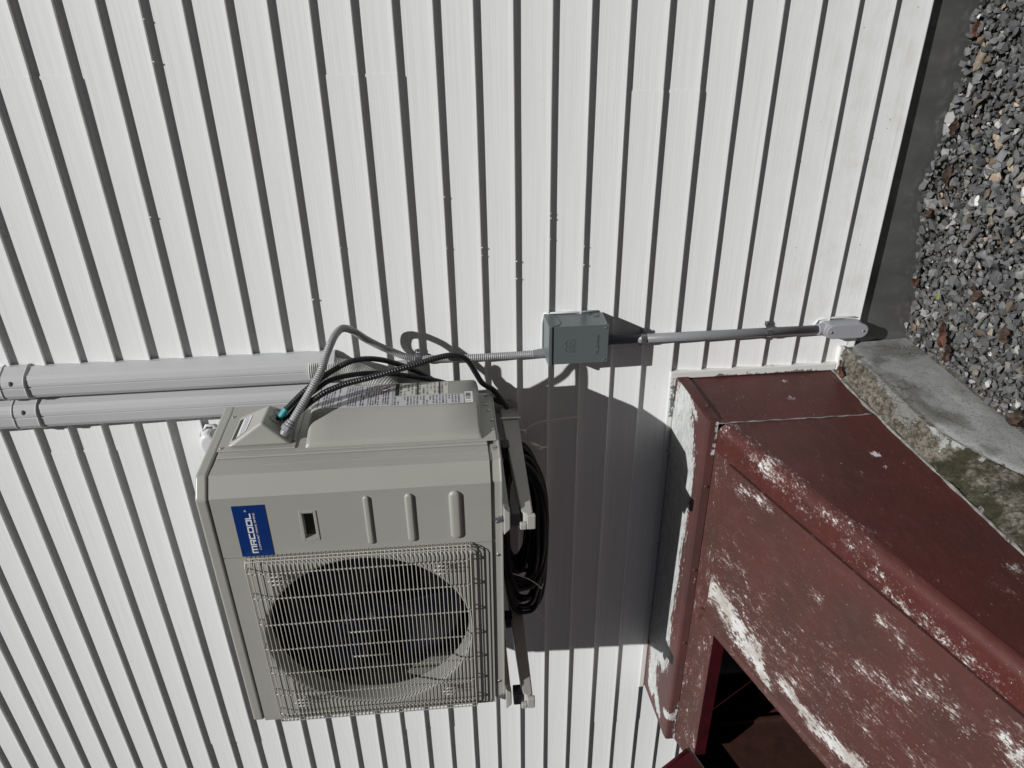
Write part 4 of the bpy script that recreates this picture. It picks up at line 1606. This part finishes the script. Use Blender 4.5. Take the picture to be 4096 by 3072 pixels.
om = grid_m(open_fn, 20, 40)
set_attr(om, 'wear', lambda c: .25)
on_ = plate('open_leaf', om, M['inpaint'], .004)
hp_ = [hing + ldir * (.66 * k / 10) + (ldir.cross(sdir)).normalized() * .0 for k in range(11)]
o_ = link('leaf_hem', tube_m([Vector(q) + sdir * -.004 for q in hp_], .008, 8), M['inpaint'], None, smooth=True)
b_ = o_.location.copy()
o_.parent = on_
o_.matrix_basis = wm(on_).inverted() @ Matrix.Translation(b_)
# areaway below: walls and steps in the dark
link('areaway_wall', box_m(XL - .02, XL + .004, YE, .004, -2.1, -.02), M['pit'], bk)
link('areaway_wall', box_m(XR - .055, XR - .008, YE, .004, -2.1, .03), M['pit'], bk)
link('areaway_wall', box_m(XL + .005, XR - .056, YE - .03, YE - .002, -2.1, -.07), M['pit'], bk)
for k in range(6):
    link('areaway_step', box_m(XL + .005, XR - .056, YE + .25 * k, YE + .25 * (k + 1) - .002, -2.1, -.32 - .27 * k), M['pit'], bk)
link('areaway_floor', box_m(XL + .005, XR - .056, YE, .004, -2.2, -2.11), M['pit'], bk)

# =================================================================== concrete curb
cb_pts = []


def curb_fn(u, v):
    y = .004 + (-2.25 - .004) * u
    er = max(0, min(1, (-.45 - y) / .35))
    er = er * er * (3 - 2 * er)
    er *= .75 + .5 * mnoise.noise(Vector((y * 3.1, 0, 5)))
    x_in, z_in = XR - .006, zbot(y) + .004
    x_e = -.071 - .012 * er + .006 * mnoise.noise(Vector((y * 5, 2, 1)))
    z_e = .032 + (-.125 - .032) * er * .9 + (.012 if er < .1 else 0) * mnoise.noise(Vector((y * 9, 1, 1)))
    x_o = -.058 + .01 * er
    k = v * 60
    if k <= 30:
        t = k / 30
        tt = t ** (1.0 + 1.3 * er)
        x = x_in + (x_e - x_in) * t
        z = z_in + (z_e - z_in) * tt
        a = math.sin(t * math.pi) ** .5 if 0 < t < 1 else 0
        p = Vector((x * 16, y * 16, z * 16))
        n1 = mnoise.fractal(p, .7, 2.1, 5)
        z += a * (.010 + .026 * er) * n1 + a * .010 * mnoise.fractal(p * 3.5, .5, 2.1, 4)
        x += a * .006 * mnoise.noise(p + Vector((9, 0, 0)))
    else:
        t = (k - 30) / 30
        x = x_e + (x_o - x_e) * t
        z = z_e + (-.30 - z_e) * t
        rr = max(0, 1 - t * 8)
        x -= .010 * rr * rr
        z -= .004 * rr
        p = Vector((x * 9, y * 9, z * 9))
        x += .0028 * mnoise.fractal(p, .8, 2.0, 4)
        x += .004 * (mnoise.noise(Vector((0, y * 2.3, z * 3))))
    return (x, y, z)


cm = grid_m(curb_fn, 420, 60)
nrow = 61
cw = []
mo = []
for i in range(421):
    y = .004 - 2.254 * i / 420
    er = max(0, min(1, (-.45 - y) / .35))
    for j in range(61):
        if j < 30:
            t = j / 30
            # plaster creeps over the edge near the house and clings along the steel foot
            val = .18 + .35 * max(0, (t - .72) / .28) * (1 - er) + .5 * max(0, 1 - t / .16)
            val += .30 * math.exp(-((y + .40) / .10) ** 2) * (t > .45)
        else:
            t = (j - 30) / 30
            val = 1.0 if t > .14 else .55 + 3 * t
            val -= .35 * er * max(0, 1 - t * 4)
        cw.append(val)
        mo.append(.42 + .36 * er)
for nm, arr in (('plaster', cw), ('moss', mo)):
    at = cm.attributes.new(nm, 'FLOAT', 'POINT')
    at.data.foreach_set('value', arr)
cb = link('concrete_curb', cm, M['curb'], smooth=True)
tag(cb, 'rough mossy concrete curb with grey skim coat beside the maroon bulkhead', 'curb')

# =================================================================== gravel
def hull_proto(seed, flat=.6):
    r = random.Random(seed)
    bm = bmesh.new()
    n = r.randint(9, 13)
    for _ in range(n):
        v = Vector((r.gauss(0, 1), r.gauss(0, 1), r.gauss(0, 1)))
        v.normalize()
        v *= r.uniform(.82, 1.05)
        bm.verts.new((v.x * r.uniform(.85, 1.1), v.y * .78, v.z * flat))
    res = bmesh.ops.convex_hull(bm, input=bm.verts)
    for g in res['geom_interior'] + res['geom_unused']:
        if isinstance(g, bmesh.types.BMVert) and g.is_valid:
            bm.verts.remove(g)
    bmesh.ops.recalc_face_normals(bm, faces=bm.faces)
    vs = [v.co.copy() for v in bm.verts]
    bm.verts.index_update()
    fs_ = [tuple(v.index for v in f.verts) for f in bm.faces]
    bm.free()
    return vs, fs_


PROTO = [hull_proto(s, .45 + .35 * ((s * 37 % 10) / 10)) for s in range(28)]


def gz(x, y):
    h = -.176 + .022 * max(0, min(1, (x - .10) / .35)) + .012 * mnoise.noise(Vector((x * 3, y * 3, 7)))
    h += .030 * math.exp(-((x - .43) / .16) ** 2 - ((y - .0) / .07) ** 2)
    h += .014 * math.exp(-((y) / .05) ** 2) * (1 if x > .1 else 0)
    return h


def stone_mat(r):
    q = r.random()
    for i, c in enumerate((.40, .66, .86, .915, .940, .957, .966, 1.0)):
        if q < c:
            return i
    return 0


def inview(p):
    d = Vector(p) - CAMLOC
    zc = d.dot(_fw)
    if zc < .1:
        return False
    px = 2048 - 3077.6 * d.dot(_u2) / zc
    py = 1536 - 3077.6 * d.dot(_r2) / zc
    return px < 4110 and -20 < py < 1900


gr = random.Random(21)
stones = []
for layer, (step, rmin, rmax, dz) in enumerate(((.0145, .006, .0105, -.006), (.0215, .0085, .0205, .004))):
    y = .0
    while y > -.85:
        x = -.05
        while x < 1.25:
            if not (y > -.02 and gr.random() < .35):
                px, py = x + gr.uniform(-.5, .5) * step, y + gr.uniform(-.5, .5) * step
                if py < .004:
                    r = gr.uniform(rmin, rmax) * (1.32 if gr.random() < .10 else 1)
                    if x < .12:
                        r *= .92
                    if px - r * .7 > -.052:
                        stones.append((px, min(py, -r * .55), gz(px, py) + dz + gr.uniform(-.004, .006), r, gr.randrange(28), stone_mat(gr), layer))
            x += step
        y -= step
# coarser cover outside the picture
for k in range(1500):
    px, py = gr.uniform(-.03, 2.6), gr.uniform(-2.3, -.02)
    if px < 1.25 and py > -.85:
        continue
    stones.append((px, py, gz(px, py) - .002, gr.uniform(.014, .026), gr.randrange(28), stone_mat(gr), 1))


def stone_rot(r):
    return Matrix.Rotation(r.uniform(0, 6.28), 3, 'Z') @ Matrix.Rotation(r.gauss(0, .35), 3, 'X') @ Matrix.Rotation(r.gauss(0, .35), 3, 'Y')


vis = [s for s in stones if s[6] == 1 and inview(s[:3])]
vis.sort(key=lambda s: -s[3] / (Vector(s[:3]) - CAMLOC).length)
solo = set(id(s) for s in vis[:290])
proto_me = {}
V, F, MI = [], [], []
for s in stones:
    px, py, pz, r, pr, mi, layer = s
    rot = stone_rot(gr)
    if id(s) in solo:
        key = (pr, mi)
        if key not in proto_me:
            me = mesh(PROTO[pr][0], PROTO[pr][1])
            me.materials.append(STONE[mi])
            proto_me[key] = me
        o = bpy.data.objects.new('stone', proto_me[key])
        COL.objects.link(o)
        o.parent = ground
        o.matrix_basis = Matrix.Translation(Vector((px, py, pz)) - ground.location) @ rot.to_4x4() @ Matrix.Diagonal((r, r, r, 1))
        continue
    b0 = len(V)
    for q in PROTO[pr][0]:
        V.append(rot @ (q * r) + Vector((px, py, pz)))
    for f in PROTO[pr][1]:
        F.append(tuple(b0 + k for k in f))
        MI.append(mi)
gme = mesh(V, F)
gvo = link('gravel', gme, STONE)
gme.polygons.foreach_set('material_index', MI)
tag(gvo, 'loose dark grey crushed stone below the foundation', 'gravel', kind='stuff')


def rock(name, p, size, seed, mi, label, rz=0, cat='stone', sub_=True):
    vs, fs_ = hull_proto(seed, .75)
    me = mesh(vs, fs_)
    bm = bmesh.new()
    bm.from_mesh(me)
    bmesh.ops.subdivide_edges(bm, edges=bm.edges[:], cuts=2, use_grid_fill=True)
    for v in bm.verts:
        v.co += v.co.normalized() * .09 * mnoise.fractal(v.co * 2.2 + Vector((seed, 0, 0)), .8, 2, 3)
    rm = Matrix.Rotation(rz, 3, 'Z')
    for v in bm.verts:
        v.co = rm @ Vector((v.co.x * size[0], v.co.y * size[1], v.co.z * size[2])) + Vector(p)
    o = link(name, bmmesh(bm), STONE[mi])
    tag(o, label, cat)
    return o


rock('rock', (.410, -.030, -.128), (.040, .026, .034), 101, 3, 'large pale speckled rock leaning on the dark foundation', .3)
rock('rock', (.372, -.034, -.138), (.024, .020, .022), 102, 7, 'olive rock tucked below the large pale rock at the foundation')
rock('rock', (.810, -.060, -.140), (.045, .022, .024), 103, 5, 'long knobbly tan rock near the foundation')
rock('rock', (.725, -.050, -.142), (.026, .018, .022), 104, 3, 'pale grey rock against the foundation beside a brown leaf')
rock('stone_chip', (.666, -.205, -.141), (.016, .015, .010), 105, 6, 'bright white chip highest up the gravel')
rock('stone_chip', (.460, -.208, -.141), (.020, .013, .009), 106, 6, 'bright white chip near the large pale rock')
rock('stone_chip', (.305, -.288, -.147), (.012, .012, .009), 107, 6, 'bright white chip by the grey stick')
rock('rock', (.423, -.279, -.143), (.026, .020, .016), 108, 5, 'broad tan rock at the upper end of the grey stick')
rock('rock', (.551, -.301, -.143), (.022, .014, .014), 109, 3, 'pale oval stone out in the dark gravel')
rock('pebble', (.379, -.284, -.142), (.012, .010, .009), 110, 5, 'small square tan pebble beside the grey stick')
rock('rock', (.310, -.235, -.145), (.020, .017, .014), 111, 3, 'speckled pale rock at the lower end of the grey stick')
rock('pebble', (.016, -.380, -.160), (.020, .012, .011), 112, 5, 'smooth oval brown pebble nearest the curb')
rock('pebble', (.150, -.396, -.152), (.014, .013, .011), 113, 5, 'round tan pebble next to the broken brown leaf')
rock('pebble', (.022, -.560, -.158), (.017, .014, .012), 114, 6, 'whitish round pebble at the frame edge by the curb')
rock('pebble', (.014, -.440, -.158), (.014, .013, .011), 115, 6, 'small whitish pebble between the curb and the frame edge')
stk = tube_m([(.335, -.215, -.138), (.358, -.232, -.134), (.39, -.255, -.132)], .0055, 7)
tag(link('stick', stk, M['wood']), 'short flat grey stick lying on the gravel', 'stick')


def dead_leaf(p, L, Wd, rz, curl, mat, label, tilt=.3, seed=0):
    r = random.Random(seed)
    bm = bmesh.new()
    nu, nv = 10, 6
    vv = []
    for i in range(nu + 1):
        u = i / nu
        w = Wd * (math.sin(math.pi * u ** .8) ** .8 + .02) * (1 + .18 * math.sin(9 * u + seed) + .35 * mnoise.noise(Vector((u * 9, seed, 0))))
        row_ = []
        for j in range(nv + 1):
            t = (j / nv - .5)
            x = (u - .5) * L
            y = t * w + .06 * Wd * math.sin(6 * u)
            z = curl * (abs(t) * 2) ** 1.6 * Wd + .12 * Wd * math.sin(7 * u + 5 * t + seed) + .35 * curl * L * (u - .5) ** 2 + .22 * Wd * mnoise.noise(Vector((u * 6, t * 5, seed)))
            row_.append(bm.verts.new((x, y, z)))
        vv.append(row_)
    for i in range(nu):
        for j in range(nv):
            bm.faces.new((vv[i][j], vv[i + 1][j], vv[i + 1][j + 1], vv[i][j + 1]))
    mt = Matrix.Translation(p) @ Matrix.Rotation(rz, 4, 'Z') @ Matrix.Rotation(tilt, 4, 'X')
    for v in bm.verts:
        v.co = mt @ v.co
    o = link('dead_leaf', bmmesh(bm), M[mat], smooth=False)
    o.modifiers.new('thick', 'SOLIDIFY').thickness = .0006
    tag(o, label, 'leaf', 'fallen leaves on the gravel')
    return o


dead_leaf((.878, -.030, -.135), .042, .026, .4, .5, 'leafred', 'red-brown leaf highest against the foundation', .6, 1)
dead_leaf((.629, -.050, -.132), .050, .024, .1, .6, 'leafbrown', 'dark brown curled leaf midway along the foundation', .5, 2)
dead_leaf((.504, -.072, -.132), .062, .022, .2, .5, 'leafbrown', 'long narrow brown leaf above the large pale rock', .6, 3)
dead_leaf((.382, -.052, -.118), .034, .028, 1.0, .4, 'leafbrown', 'small brown leaf resting on the large pale rock', .4, 4)
dead_leaf((.149, -.036, -.148), .034, .022, 1.3, .5, 'leafred', 'red-brown leaf at the foundation above the curb', .5, 5)
dead_leaf((.060, -.223, -.150), .075, .026, .35, .55, 'leafred', 'long bright red-brown leaf on the gravel near the curb', .5, 6)
dead_leaf((.018, -.262, -.156), .055, .022, .2, .7, 'leafbrown', 'shrivelled brown leaf touching the tip of the long red-brown leaf', .4, 7)
dead_leaf((.174, -.464, -.146), .046, .036, .7, .35, 'leafbrown', 'broad broken brown leaf at the outer edge of the gravel', .2, 8)
dead_leaf((-.004, -.595, -.150), .045, .040, .7, .5, 'leafbrown', 'crumpled brown leaf by the curb at the frame edge', .3, 9)
dead_leaf((.155, -.154, -.146), .032, .010, .9, .3, 'leafgreen', 'small yellow-green leaf among the gravel', .2, 10)
dead_leaf((.230, -.315, -.142), .045, .030, .6, .25, 'leafbrown', 'dark brown bark-like leaf near the grey stick', .15, 11)
dead_leaf((-.130, -.085, .060), .040, .020, .8, .5, 'leafred', 'dry leaf scrap lying on the mossy curb below the trim', .3, 12)
dead_leaf((-.112, -.060, .058), .030, .010, .2, .4, 'leafbrown', 'thin dry husk lying on the curb beside the siding trim', .2, 13)
